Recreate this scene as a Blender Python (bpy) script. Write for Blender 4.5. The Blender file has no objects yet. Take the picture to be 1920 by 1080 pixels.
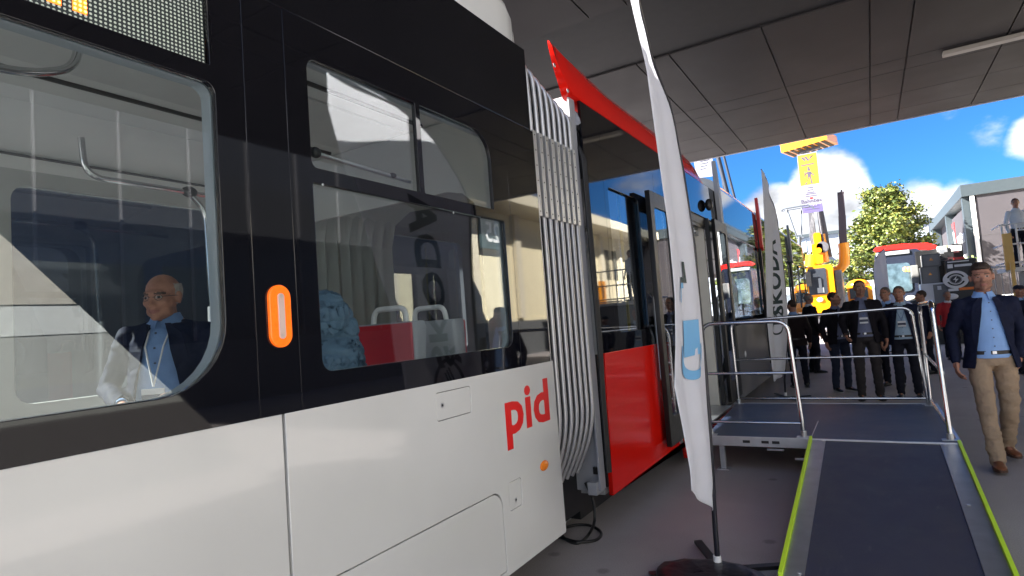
import bpy, bmesh, math, random
from mathutils import Vector, Matrix, noise
R = math.radians
random.seed(7)
sc = bpy.context.scene
C = sc.collection
PI = math.pi

# ------------------------------------------------------------------ camera
CAMZ = 1.6
F = 1120.0
def cam_axes():
    d = Vector(((1633-960)/F, -(558-540)/F, -1.0)).normalized()
    rho = math.atan(0.075)
    a = -math.sin(rho)*d.x + math.cos(rho)*d.y
    t = math.atan(-a/(-d.z))
    u = Vector((-math.sin(rho)*math.cos(t), math.cos(rho)*math.cos(t), -math.sin(t)))
    r = d.cross(u)
    return Matrix((r, d, u))            # rows: world axes expressed in camera space
CM = cam_axes()
cd = bpy.data.cameras.new("camera"); cam = bpy.data.objects.new("camera", cd); C.objects.link(cam)
cam.matrix_world = Matrix.Translation((0, 0, CAMZ)) @ CM.to_4x4()
cd.sensor_width = 36; cd.lens = F/1920*36; cd.clip_start = 0.05; cd.clip_end = 3000
sc.camera = cam
sc.render.resolution_x = 1024; sc.render.resolution_y = 576

def at(x, y, ax, val):
    """world point where the sight line of photo pixel (x, y) meets the plane axis ax = val"""
    v = CM @ Vector(((x-960)/F, -(y-540)/F, -1.0))
    o = Vector((0, 0, CAMZ)); k = (val - o[ax])/v[ax]
    return o + k*v

# ------------------------------------------------------------------ world and sun
SUN = Vector((-.704, -.4045, .588)).normalized()
w = bpy.data.worlds.new("World"); sc.world = w; w.use_nodes = True
nt = w.node_tree; nt.nodes.clear()
def N(t, typ, **k):
    n = t.nodes.new(typ)
    for a, b in k.items(): setattr(n, a, b)
    return n
sky = N(nt, 'ShaderNodeTexSky', sky_type='NISHITA', sun_disc=False)
sky.sun_elevation = math.asin(SUN.z); sky.sun_rotation = math.atan2(SUN.x, SUN.y)
sky.air_density = 1.0; sky.dust_density = 0.3; sky.ozone_density = 3.0
tc = N(nt, 'ShaderNodeTexCoord')
nz = N(nt, 'ShaderNodeTexNoise'); nz.inputs['Scale'].default_value = 7; nz.inputs['Detail'].default_value = 9; nz.inputs['Roughness'].default_value = .58
mp = N(nt, 'ShaderNodeMapping'); mp.inputs['Scale'].default_value = (1, 1, 1.6)
nt.links.new(tc.outputs['Generated'], mp.inputs[0]); nt.links.new(mp.outputs[0], nz.inputs['Vector'])
# cloud banks: soft lobes at chosen directions, broken up by noise
lobes = [((-.115,.98,.135), .062, 1.3), ((-.035,.98,.16), .068, 1.5), ((-.07,.985,.10), .08, 1.2), ((0,.99,.10), .07, 1.0), ((.07,.99,.125), .05, 1.05), ((.10,.98,.10), .06, 1.1),
         ((.112,.97,.235), .026, .75), ((.145,.97,.205), .040, .62), ((.19,.965,.185), .035, .9), ((-.15,.96,.225), .02, .4), ((.3,.9,.25), .1, .8), ((.5,.8,.2), .12, 1.0),
         ((.75,.6,.3), .15, .9), ((.9,.3,.15), .18, .9), ((-.5,.8,.2), .12, .9), ((-.8,.4,.3), .2, .9), ((.6,-.6,.4), .25, .9), ((-.4,-.8,.3), .25, .8), ((.2,.7,.6), .12, .6),
         ((1,-.1,.55), .42, 1.5), ((.5,-.8,.45), .45, 1.5), ((-.1,-1,.35), .4, 1.4), ((.95,-.6,.2), .4, 1.4), ((.9,.25,.9), .3, 1.3), ((-.9,.1,.4), .3, 1.3), ((.3,-.4,.9), .25, 1.1)]  # this row: large clouds out of view, added to brighten the shade
acc = None
for dvec, rad, amp in lobes:
    dv = Vector(dvec).normalized()
    s = N(nt, 'ShaderNodeVectorMath', operation='DISTANCE'); s.inputs[1].default_value = dv
    nrm = N(nt, 'ShaderNodeVectorMath', operation='NORMALIZE'); nt.links.new(tc.outputs['Generated'], nrm.inputs[0])
    nt.links.new(nrm.outputs[0], s.inputs[0])
    m = N(nt, 'ShaderNodeMapRange', interpolation_type='SMOOTHSTEP'); m.inputs['From Min'].default_value = rad*1.35; m.inputs['From Max'].default_value = rad*.2
    m.inputs['To Min'].default_value = 0; m.inputs['To Max'].default_value = amp
    nt.links.new(s.outputs['Value'], m.inputs['Value'])
    if acc is None: acc = m.outputs[0]
    else:
        mx = N(nt, 'ShaderNodeMath', operation='MAXIMUM'); nt.links.new(acc, mx.inputs[0]); nt.links.new(m.outputs[0], mx.inputs[1]); acc = mx.outputs[0]
ad = N(nt, 'ShaderNodeMath', operation='MULTIPLY_ADD'); nt.links.new(nz.outputs['Fac'], ad.inputs[0]); ad.inputs[1].default_value = 1.9
nt.links.new(acc, ad.inputs[2])
cr = N(nt, 'ShaderNodeMapRange', interpolation_type='SMOOTHSTEP'); cr.inputs['From Min'].default_value = 1.42; cr.inputs['From Max'].default_value = 1.98
nt.links.new(ad.outputs[0], cr.inputs['Value'])
nz2 = N(nt, 'ShaderNodeTexNoise'); nz2.inputs['Scale'].default_value = 13; nz2.inputs['Detail'].default_value = 5
nt.links.new(mp.outputs[0], nz2.inputs['Vector'])
cc = N(nt, 'ShaderNodeMapRange'); cc.inputs['From Min'].default_value = .35; cc.inputs['From Max'].default_value = .65; cc.inputs['To Min'].default_value = .50; cc.inputs['To Max'].default_value = 1.15
nt.links.new(nz2.outputs['Fac'], cc.inputs['Value'])
CLOUD = 4.5
cv = N(nt, 'ShaderNodeVectorMath', operation='SCALE'); cv.inputs[0].default_value = (CLOUD, CLOUD*1.03, CLOUD*1.10); nt.links.new(cc.outputs[0], cv.inputs['Scale'])
# daylight sky a little deeper blue than the clear-air model, as the camera recorded it
tint = N(nt, 'ShaderNodeVectorMath', operation='MULTIPLY'); tint.inputs[1].default_value = (.15, .39, .70); nt.links.new(sky.outputs[0], tint.inputs[0])
mixc = N(nt, 'ShaderNodeMix', data_type='RGBA'); nt.links.new(cr.outputs[0], mixc.inputs['Factor']); nt.links.new(tint.outputs[0], mixc.inputs['A']); nt.links.new(cv.outputs[0], mixc.inputs['B'])
bg = N(nt, 'ShaderNodeBackground'); bg.inputs['Strength'].default_value = .05; nt.links.new(mixc.outputs['Result'], bg.inputs[0])
wo = N(nt, 'ShaderNodeOutputWorld'); nt.links.new(bg.outputs[0], wo.inputs[0])
sl = bpy.data.lights.new("sun", 'SUN'); sl.energy = 5.0; sl.angle = R(.5); sl.color = (1, .95, .86)
so = bpy.data.objects.new("sun", sl); C.objects.link(so); so.rotation_euler = SUN.to_track_quat('Z', 'Y').to_euler()
sc.view_settings.view_transform = 'Standard'; sc.view_settings.look = 'None'; sc.view_settings.gamma = 1
sc.view_settings.exposure = 2.72
sc.render.engine = 'CYCLES'
sc.cycles.max_bounces = 9; sc.cycles.transparent_max_bounces = 24; sc.cycles.glossy_bounces = 5; sc.cycles.diffuse_bounces = 4

# ------------------------------------------------------------------ materials
MATS = {}
def mat(name, col, rough=.5, metal=0, var=.06, vs=6, bump=0, bs=60, spec=.5, coat=0, emit=None, es=1, scuff=0):
    if name in MATS: return MATS[name]
    m = bpy.data.materials.new(name); m.use_nodes = True; t = m.node_tree; b = t.nodes['Principled BSDF']
    b.inputs['Roughness'].default_value = rough; b.inputs['Metallic'].default_value = metal
    b.inputs['Specular IOR Level'].default_value = spec; b.inputs['Coat Weight'].default_value = coat; b.inputs['Coat Roughness'].default_value = .04
    tcn = N(t, 'ShaderNodeTexCoord'); nn = N(t, 'ShaderNodeTexNoise'); nn.inputs['Scale'].default_value = vs; nn.inputs['Detail'].default_value = 6
    t.links.new(tcn.outputs['Object'], nn.inputs['Vector'])
    mr = N(t, 'ShaderNodeMapRange'); mr.inputs['From Min'].default_value = .25; mr.inputs['From Max'].default_value = .75; mr.inputs['To Min'].default_value = 1-var; mr.inputs['To Max'].default_value = 1+var
    t.links.new(nn.outputs['Fac'], mr.inputs['Value'])
    sc_ = N(t, 'ShaderNodeVectorMath', operation='SCALE'); sc_.inputs[0].default_value = col[:3]; t.links.new(mr.outputs[0], sc_.inputs['Scale'])
    t.links.new(sc_.outputs[0], b.inputs['Base Color'])
    if scuff:
        mpp = N(t, 'ShaderNodeMapping'); mpp.inputs['Scale'].default_value = (9, 2.2, 2); mpp.inputs['Rotation'].default_value = (0, 0, .5); t.links.new(tcn.outputs['Object'], mpp.inputs[0])
        ns = N(t, 'ShaderNodeTexNoise'); ns.inputs['Scale'].default_value = 3; ns.inputs['Detail'].default_value = 10; ns.inputs['Roughness'].default_value = .75; t.links.new(mpp.outputs[0], ns.inputs['Vector'])
        sr = N(t, 'ShaderNodeMapRange'); sr.inputs['From Min'].default_value = .58; sr.inputs['From Max'].default_value = .74; sr.inputs['To Max'].default_value = scuff; t.links.new(ns.outputs['Fac'], sr.inputs['Value'])
        mxs = N(t, 'ShaderNodeMix', data_type='RGBA'); t.links.new(sr.outputs[0], mxs.inputs['Factor']); t.links.new(sc_.outputs[0], mxs.inputs['A']); mxs.inputs['B'].default_value = (.22, .21, .21, 1); t.links.new(mxs.outputs['Result'], b.inputs['Base Color'])
    rr = N(t, 'ShaderNodeMapRange'); rr.inputs['To Min'].default_value = max(0, rough*(1-var*1.5)); rr.inputs['To Max'].default_value = min(1, rough*(1+var*1.5)+.005)
    t.links.new(nn.outputs['Fac'], rr.inputs['Value']); t.links.new(rr.outputs[0], b.inputs['Roughness'])
    if bump:
        n2 = N(t, 'ShaderNodeTexNoise'); n2.inputs['Scale'].default_value = bs; n2.inputs['Detail'].default_value = 4; t.links.new(tcn.outputs['Object'], n2.inputs['Vector'])
        bp = N(t, 'ShaderNodeBump'); bp.inputs['Strength'].default_value = bump; bp.inputs['Distance'].default_value = .01
        t.links.new(n2.outputs['Fac'], bp.inputs['Height']); t.links.new(bp.outputs[0], b.inputs['Normal'])
    if emit: b.inputs['Emission Color'].default_value = (*emit, 1); b.inputs['Emission Strength'].default_value = es
    m['col'] = col[:3]; MATS[name] = m; return m
def glassmat(name, tint, refl=1.0, rough=0.0, wav=0.0):
    if name in MATS: return MATS[name]
    m = bpy.data.materials.new(name); m.use_nodes = True; t = m.node_tree; t.nodes.clear()
    o = N(t, 'ShaderNodeOutputMaterial'); mx = N(t, 'ShaderNodeMixShader'); tr = N(t, 'ShaderNodeBsdfTransparent'); gl = N(t, 'ShaderNodeBsdfGlossy'); ge = N(t, 'ShaderNodeNewGeometry')
    dt = N(t, 'ShaderNodeVectorMath', operation='DOT_PRODUCT'); t.links.new(ge.outputs['Normal'], dt.inputs[0]); t.links.new(ge.outputs['Incoming'], dt.inputs[1])
    ab = N(t, 'ShaderNodeMath', operation='ABSOLUTE'); t.links.new(dt.outputs['Value'], ab.inputs[0]); iv_ = N(t, 'ShaderNodeMath', operation='SUBTRACT'); iv_.inputs[0].default_value = 1; t.links.new(ab.outputs[0], iv_.inputs[1])
    pw = N(t, 'ShaderNodeMath', operation='POWER'); t.links.new(iv_.outputs[0], pw.inputs[0]); pw.inputs[1].default_value = 5
    fr = N(t, 'ShaderNodeMath', operation='MULTIPLY_ADD'); t.links.new(pw.outputs[0], fr.inputs[0]); fr.inputs[1].default_value = .93; fr.inputs[2].default_value = .07
    tr.inputs[0].default_value = (*tint, 1); gl.inputs[0].default_value = (.97, .98, 1, 1); gl.inputs['Roughness'].default_value = rough
    ml = N(t, 'ShaderNodeMath', operation='MULTIPLY'); ml.inputs[1].default_value = refl; ml.use_clamp = True
    if wav:
        tcn = N(t, 'ShaderNodeTexCoord'); n2 = N(t, 'ShaderNodeTexNoise'); n2.inputs['Scale'].default_value = 1.3; n2.inputs['Detail'].default_value = 1; t.links.new(tcn.outputs['Object'], n2.inputs['Vector'])
        bp = N(t, 'ShaderNodeBump'); bp.inputs['Strength'].default_value = wav; bp.inputs['Distance'].default_value = .02; t.links.new(n2.outputs['Fac'], bp.inputs['Height']); t.links.new(bp.outputs[0], gl.inputs['Normal'])
    t.links.new(fr.outputs[0], ml.inputs[0]); t.links.new(ml.outputs[0], mx.inputs[0]); t.links.new(tr.outputs[0], mx.inputs[1]); t.links.new(gl.outputs[0], mx.inputs[2]); t.links.new(mx.outputs[0], o.inputs[0])
    MATS[name] = m; return m
white_paint = mat('tram white paint', (.62, .62, .60), .17, var=.045, vs=1.6, coat=.6, bump=.10, bs=1.6)
red_paint = mat('tram red paint', (.72, .010, .005), .16, var=.03, vs=1.5, coat=.12, spec=.3, bump=.12, bs=1.8)
black_glass = mat('black glazed band', (.006, .006, .008), .03, var=.1, vs=2, spec=.6, bump=.03, bs=1.5)
black_rub = mat('black rubber', (.014, .014, .015), .45, var=.15, vs=20)
dark_fabric = mat('bellows fabric', (.045, .045, .05), .8, bump=.3)
alu = mat('brushed aluminium', (.62, .62, .63), .3, 1, var=.05, vs=30)
alu_dull = mat('dull aluminium', (.55, .56, .58), .38, .85, var=.12, vs=9)
galv = mat('galvanised steel', (.56, .58, .60), .33, .95, var=.22, vs=45, bump=.08)
chrome = mat('polished steel rail', (.66, .67, .68), .14, 1, var=.04)
grey_trim = mat('grey interior trim', (.43, .44, .43), .5, var=.03, vs=2)
ceil_trim = mat('grey interior ceiling', (.66, .67, .66), .5, var=.03, vs=2)
endwall = mat('grey painted steel', (.30, .31, .34), .45, var=.06, vs=3)
inner_bel = mat('grey gangway fabric', (.36, .38, .36), .8, var=.06, bump=.1)
floor_m = mat('tram floor', (.28, .28, .29), .7)
seat_red = mat('red seat shell', (.5, .012, .02), .35, var=.04)
seat_grey = mat('grey seat shell', (.34, .36, .38), .4, var=.04)
handle_w = mat('white grab handle', (.75, .76, .76), .3)
orange_m = mat('glowing orange marker', (.95, .16, .01), .2, var=.15, vs=80, emit=(1, .14, .01), es=.12)  # faint glow added to the marker's orange colour
amber_m = mat('amber side lamp', (.9, .24, .02), .2, var=.1, vs=60)
pane = glassmat('window glass', (.84, .87, .87), 1.0, wav=.012)
panedark = glassmat('tinted window glass', (.60, .63, .66), 1.15, wav=.05)
flag_w = mat('white flag cloth', (.86, .87, .93), .75, var=.03, vs=9, bump=.35, bs=420)
_t = flag_w.node_tree; _b = _t.nodes['Principled BSDF']; _o = [n for n in _t.nodes if n.type == 'OUTPUT_MATERIAL'][0]
_tl = N(_t, 'ShaderNodeBsdfTranslucent'); _tl.inputs[0].default_value = (.90, .90, .95, 1); _mx = N(_t, 'ShaderNodeMixShader'); _mx.inputs[0].default_value = .36
_t.links.new(_b.outputs[0], _mx.inputs[1]); _t.links.new(_tl.outputs[0], _mx.inputs[2]); _t.links.new(_mx.outputs[0], _o.inputs[0])
text_dark = mat('dark green lettering', (.015, .035, .04), .6)
text_blue = mat('pale blue print', (.16, .42, .72), .6)
black_m = mat('black plastic', (.012, .012, .013), .4, var=.1)
pole_m = mat('black flag pole', (.012, .012, .02), .3)
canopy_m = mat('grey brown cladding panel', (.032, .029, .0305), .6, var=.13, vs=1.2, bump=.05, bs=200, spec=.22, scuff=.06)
canopy_d = mat('dark recess', (.02, .02, .022), .7)
ramp_m = mat('navy anti slip ramp', (.034, .036, .066), .45, var=.28, vs=5, bump=.8, bs=260, scuff=.35)
deck_m = mat('blue grey anti slip deck', (.050, .064, .118), .38, var=.2, vs=4, bump=.6, bs=260, scuff=.30)
lime = mat('lime edge tape', (.62, .92, .04), .5, var=.05)
yellow = mat('yellow machine paint', (.76, .27, .002), .3, var=.05, vs=3, coat=.3)
mach_grey = mat('machine grey', (.10, .10, .115), .45, var=.15)
case_grey = mat('grey equipment case', (.20, .20, .20), .5, var=.06)
orange_p = mat('orange paint', (.9, .2, .01), .4)
white_m = mat('plain white', (.75, .75, .76), .45, var=.03)
red_m = mat('bright red paint', (.72, .02, .015), .3, var=.04)
brick = mat('grey facade panel', (.056, .050, .058), .7, var=.10, vs=.8, bump=.1)
fascia = mat('blue grey fascia', (.045, .060, .070), .5, var=.05)
hall_w = mat('white hall cladding', (.30, .34, .40), .6, var=.03, vs=.3)
cream = mat('cream render', (.74, .66, .46), .8, var=.06, vs=1.5, bump=.1)
darkbase = mat('grey plinth', (.10, .105, .11), .7, var=.1)
navy = mat('navy wool', (.010, .013, .032), .85, var=.25, vs=14, bump=.2, bs=300, spec=.12)
blackwool = mat('black wool', (.011, .010, .014), .85, var=.25, vs=14, bump=.2, bs=300, spec=.12)
brownwool = mat('dark brown wool', (.02, .013, .014), .85, var=.25, vs=14, spec=.12)
darktrs = mat('dark trousers', (.014, .015, .024), .85, var=.2, vs=12, spec=.12)
khaki = mat('khaki cotton', (.30, .215, .14), .85, var=.14, vs=7, bump=.4, bs=60)
shirt_b = mat('light blue shirt', (.22, .38, .68), .75, var=.08, vs=10, bump=.1, bs=40)
shirt_g = mat('grey blue shirt', (.13, .15, .25), .75, var=.08, vs=10)
shirt_w = mat('white shirt', (.62, .66, .72), .75, var=.05, vs=10)
shirt_r = mat('red jacket cloth', (.45, .02, .03), .75, var=.1)
shoe_br = mat('brown leather', (.17, .06, .025), .45, var=.25, vs=25)
shoe_bk = mat('black leather', (.012, .011, .011), .35)
sole_w = mat('pale sole', (.5, .5, .5), .6)
skin = mat('skin', (.38, .185, .125), .58, var=.16, vs=34, spec=.3, bump=.25, bs=130)
stub = mat('stubbled skin', (.285, .15, .105), .7, var=.3, vs=220, spec=.2, bump=.4, bs=260)
lipm = mat('lips', (.27, .10, .08), .5)
eyew = mat('eye', (.35, .31, .29), .25)
irism = mat('iris', (.03, .022, .018), .2)
browm = mat('eyebrow hair', (.07, .04, .025), .8, var=.3, vs=200)
hair_br = mat('brown hair', (.035, .02, .013), .7, var=.4, vs=90, bump=.5, bs=180)
hair_gr = mat('grey hair', (.20, .18, .17), .7, var=.35, vs=90, bump=.5, bs=180)
beltm = mat('belt leather', (.012, .010, .010), .35)
badge_m = mat('badge card', (.6, .62, .66), .4)
denim = mat('puffer jacket cloth', (.12, .21, .31), .55, var=.2, vs=9, bump=.4, bs=30)
rubber_cable = mat('black cable', (.01, .01, .011), .4)
bark = mat('bark', (.09, .065, .045), .9, var=.3, vs=20, bump=.5)
leaf_a = mat('leaf green light', (.11, .145, .025), .55, var=.35, vs=2)
leaf_b = mat('leaf green dark', (.05, .08, .016), .55, var=.35, vs=2)
leaf_c = mat('leaf yellow green', (.20, .20, .035), .55, var=.35, vs=2)

# ------------------------------------------------------------------ mesh helpers
WS = bpy.data.scenes.new("workbench")          # a side scene where curves and modifiers are turned into meshes
def to_mesh(o):
    WS.collection.objects.link(o); vl = WS.view_layers[0]; vl.update()
    me = bpy.data.meshes.new_from_object(o.evaluated_get(vl.depsgraph)); bpy.data.objects.remove(o); return me
class MB:
    def __init__(s): s.v = []; s.f = []; s.mi = []
    def face(s, idx, m=0): s.f.append(tuple(idx)); s.mi.append(m)
    def quad(s, a, b, c, d, m=0):
        n = len(s.v); s.v += [tuple(a), tuple(b), tuple(c), tuple(d)]; s.face((n, n+1, n+2, n+3), m)
    def box(s, lo, hi, m=0, M=None):
        n = len(s.v); x0, y0, z0 = lo; x1, y1, z1 = hi
        for p in ((x0,y0,z0),(x1,y0,z0),(x1,y1,z0),(x0,y1,z0),(x0,y0,z1),(x1,y0,z1),(x1,y1,z1),(x0,y1,z1)):
            p = Vector(p); p = M @ p if M else p; s.v.append(tuple(p))
        for f in ((0,3,2,1),(4,5,6,7),(0,1,5,4),(1,2,6,5),(2,3,7,6),(3,0,4,7)): s.face([n+i for i in f], m)
        return s
    def loft(s, rings, m=0, cap=True, closed=True):
        n0 = len(s.v); k = len(rings[0])
        for r in rings: s.v += [tuple(p) for p in r]
        for i in range(len(rings)-1):
            for j in range(k if closed else k-1):
                a = n0+i*k+j; b = n0+i*k+(j+1) % k
                s.face((a, b, b+k, a+k), m)
        if cap:
            s.face([n0+j for j in range(k)][::-1], m); s.face([n0+(len(rings)-1)*k+j for j in range(k)], m)
        return s
    def tube(s, pts, r, seg=8, m=0, cap=True):
        pts = [Vector(p) for p in pts]; rs = r if isinstance(r, (list, tuple)) else [r]*len(pts)
        rings = []; up = None
        for i, p in enumerate(pts):
            d = (pts[min(i+1, len(pts)-1)] - pts[max(i-1, 0)]).normalized()
            if up is None:
                up = Vector((0, 0, 1)) if abs(d.z) < .9 else Vector((1, 0, 0))
            sx = d.cross(up).normalized(); up = sx.cross(d).normalized()
            rings.append([p + rs[i]*(math.cos(2*PI*j/seg)*sx + math.sin(2*PI*j/seg)*up) for j in range(seg)])
        return s.loft(rings, m, cap)
    def ell(s, c, r, M=None, seg=16, rg=10, m=0):
        c = Vector(c); rings = []
        for i in range(1, rg):
            a = PI*i/rg; ring = []
            for j in range(seg):
                b = 2*PI*j/seg; p = Vector((r[0]*math.sin(a)*math.cos(b), r[1]*math.sin(a)*math.sin(b), -r[2]*math.cos(a)))
                ring.append(c + (M @ p if M else p))
            rings.append(ring)
        n0 = len(s.v); s.loft(rings, m, cap=False)
        top = Vector((0, 0, r[2])); b0 = len(s.v)
        s.v += [tuple(c - (M @ top if M else top)), tuple(c + (M @ top if M else top))]
        for j in range(seg):
            s.face((b0, n0+(j+1) % seg, n0+j), m); q = n0+(rg-2)*seg; s.face((b0+1, q+j, q+(j+1) % seg), m)
        return s
    def cap(s, p0, p1, r0, r1, seg=14, fl=1.0, m=0):
        """tapered capsule; fl flattens along world y-ish side"""
        p0 = Vector(p0); p1 = Vector(p1); d = (p1-p0); L = d.length; d.normalize()
        up = Vector((0, 1, 0)) if abs(d.y) < .9 else Vector((0, 0, 1)); sx = d.cross(up).normalized(); sy = sx.cross(d)
        rings = []
        prof = [(-math.cos(a)*r0, math.sin(a)*r0) for a in (.25, .6, 1.0, 1.35)] + [(L*t, r0+(r1-r0)*t) for t in (0, .25, .5, .75, 1)] + [(L+math.cos(a)*r1, math.sin(a)*r1) for a in (1.35, 1.0, .6, .25)]
        for h, q in prof: rings.append([p0 + d*h + q*(math.cos(2*PI*j/seg)*sx + fl*math.sin(2*PI*j/seg)*sy) for j in range(seg)])
        return s.loft(rings, m)
    def build(s, name, mats, parent=None, smooth=None, bevel=0, loc=None):
        me = bpy.data.meshes.new(name); me.from_pydata(s.v, [], s.f)
        mats = mats if isinstance(mats, (list, tuple)) else [mats]
        for q in mats: me.materials.append(q)
        if len(mats) > 1: me.polygons.foreach_set('material_index', s.mi)
        bm = bmesh.new(); bm.from_mesh(me); bmesh.ops.recalc_face_normals(bm, faces=bm.faces)
        if bevel: bmesh.ops.bevel(bm, geom=[e for e in bm.edges if e.is_manifold and e.calc_face_angle(0) > .6], offset=bevel, segments=2, profile=.6, affect='EDGES', clamp_overlap=True)
        bm.to_mesh(me); bm.free()
        return link(name, me, parent, smooth)
def link(name, me, parent=None, smooth=None):
    o = bpy.data.objects.new(name, me); C.objects.link(o)
    if parent: o.parent = parent
    if smooth is not None:
        me.polygons.foreach_set('use_smooth', [True]*len(me.polygons))
        try: me.set_sharp_from_angle(angle=smooth)
        except Exception: pass
    return o
def tag(o, label=None, cat=None, group=None, kind=None):
    if label: o['label'] = label
    if cat: o['category'] = cat
    if group: o['group'] = group
    if kind: o['kind'] = kind
    return o
def empty(name, loc, rz=0, **k):
    o = bpy.data.objects.new(name, None); C.objects.link(o); o.location = loc; o.rotation_euler = (0, 0, rz); o.empty_display_size = .2
    tag(o, **k); return o
def keep(o, root):
    """parent o (built in world coordinates) to root without moving it"""
    o.parent = root; o.matrix_parent_inverse = Matrix.Translation(root.location).inverted() if root.rotation_euler.z == 0 else (Matrix.Translation(root.location) @ Matrix.Rotation(root.rotation_euler.z, 4, 'Z')).inverted()
    return o
def polymesh(name, loops, thick, M, m, parent=None, bevel=0):
    """flat shape with holes (loops in 2-D), given thickness; M maps (u, v, n) to world"""
    cu = bpy.data.curves.new(name, 'CURVE'); cu.dimensions = '2D'; cu.fill_mode = 'BOTH'; cu.extrude = thick/2; cu.bevel_depth = bevel
    for lp in loops:
        sp = cu.splines.new('POLY'); sp.points.add(len(lp)-1)
        for i, p in enumerate(lp): sp.points[i].co = (p[0], p[1], 0, 1)
        sp.use_cyclic_u = True
    return conv(name, cu, M, m, parent)
def conv(name, cu, M, m, parent=None):
    me = to_mesh(bpy.data.objects.new('tmp', cu)); bpy.data.curves.remove(cu); me.name = name
    me.transform(M); me.materials.clear(); me.materials.append(m)
    return link(name, me, parent)
def text(name, body, size, M, m, parent=None, thick=.002, spacing=1.0, shear=0, off=0, align='CENTER'):
    cu = bpy.data.curves.new(name, 'FONT'); cu.body = body; cu.size = size; cu.extrude = thick/2; cu.align_x = align; cu.align_y = 'CENTER'; cu.space_character = spacing; cu.shear = shear; cu.offset = off; cu.resolution_u = 3
    return conv(name, cu, M, m, parent)
def rrect(u0, v0, u1, v1, r, seg=6, rs=None):
    """rounded rectangle; rs = radii for (u0v0, u1v0, u1v1, u0v1)"""
    rs = rs or (r, r, r, r); out = []
    for (cu_, cv_, a0, q) in ((u0, v0, PI, rs[0]), (u1, v0, 1.5*PI, rs[1]), (u1, v1, 0, rs[2]), (u0, v1, .5*PI, rs[3])):
        cx = cu_ + (q if cu_ == u0 else -q); cy = cv_ + (q if cv_ == v0 else -q)
        for k in range(seg+1):
            a = a0 + .5*PI*k/seg; out.append((cx+q*math.cos(a), cy+q*math.sin(a)))
    return out
def YZ(x):   # (u, v, n) -> (x + n, u, v)
    return Matrix(((0, 0, 1, x), (1, 0, 0, 0), (0, 1, 0, 0), (0, 0, 0, 1)))
def XZ(y):   # facing -Y : (u, v, n) -> (u, y - n, v)
    return Matrix(((1, 0, 0, 0), (0, 0, -1, y), (0, 1, 0, 0), (0, 0, 0, 1)))
# ------------------------------------------------------------------ ground
gm = bpy.data.materials.new('asphalt'); gm.use_nodes = True; t = gm.node_tree; b = t.nodes['Principled BSDF']
tcn = N(t, 'ShaderNodeTexCoord')
def nf(scale, det, ro=.55):
    n = N(t, 'ShaderNodeTexNoise'); n.inputs['Scale'].default_value = scale; n.inputs['Detail'].default_value = det; n.inputs['Roughness'].default_value = ro; t.links.new(tcn.outputs['Object'], n.inputs['Vector']); return n
n1 = nf(.55, 7); n2 = nf(130, 3, .7); n3 = nf(5.5, 5); vz = N(t, 'ShaderNodeTexVoronoi'); vz.inputs['Scale'].default_value = 2.1; vz.inputs['Randomness'].default_value = 1; t.links.new(tcn.outputs['Object'], vz.inputs['Vector'])
rp = N(t, 'ShaderNodeValToRGB'); rp.color_ramp.elements[0].position = .3; rp.color_ramp.elements[0].color = (.29, .266, .268, 1); rp.color_ramp.elements[1].position = .7; rp.color_ramp.elements[1].color = (.39, .36, .365, 1)
t.links.new(n1.outputs['Fac'], rp.inputs[0])
mA = N(t, 'ShaderNodeMix', data_type='RGBA', blend_type='MULTIPLY'); mA.inputs['Factor'].default_value = 1
r2 = N(t, 'ShaderNodeMapRange'); r2.inputs['From Min'].default_value = .3; r2.inputs['From Max'].default_value = .7; r2.inputs['To Min'].default_value = .72; r2.inputs['To Max'].default_value = 1.25; t.links.new(n2.outputs['Fac'], r2.inputs['Value'])
t.links.new(rp.outputs[0], mA.inputs['A']); t.links.new(r2.outputs[0], mA.inputs['B'])
# small dropped stains
st = N(t, 'ShaderNodeMapRange'); st.inputs['From Min'].default_value = .05; st.inputs['From Max'].default_value = .11; st.inputs['To Min'].default_value = .50; st.inputs['To Max'].default_value = 1.0; t.links.new(vz.outputs['Distance'], st.inputs['Value'])
mB = N(t, 'ShaderNodeMix', data_type='RGBA', blend_type='MULTIPLY'); mB.inputs['Factor'].default_value = .75; t.links.new(mA.outputs['Result'], mB.inputs['A']); t.links.new(st.outputs[0], mB.inputs['B'])
t.links.new(mB.outputs['Result'], b.inputs['Base Color'])
rg = N(t, 'ShaderNodeMapRange'); rg.inputs['To Min'].default_value = .55; rg.inputs['To Max'].default_value = .85; t.links.new(n3.outputs['Fac'], rg.inputs['Value']); t.links.new(rg.outputs[0], b.inputs['Roughness'])
bp = N(t, 'ShaderNodeBump'); bp.inputs['Strength'].default_value = .5; bp.inputs['Distance'].default_value = .006; t.links.new(n2.outputs['Fac'], bp.inputs['Height']); t.links.new(bp.outputs[0], b.inputs['Normal'])
g = MB(); g.quad((-700, -400, 0), (700, -400, 0), (700, 1500, 0), (-700, 1500, 0))
tag(g.build('ground', gm), kind='structure')
rails_mb = MB()
for x in (-3.717, -2.283):
    for dx in (-.035, .035): rails_mb.box((x+dx-.014, -12, .004), (x+dx+.014, 45, .012))
tag(rails_mb.build('embedded_rails', alu_dull), kind='structure')

ROOTS = []
def root(name, loc, **k):
    o = empty(name, loc, **k); ROOTS.append(o); return o

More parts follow.
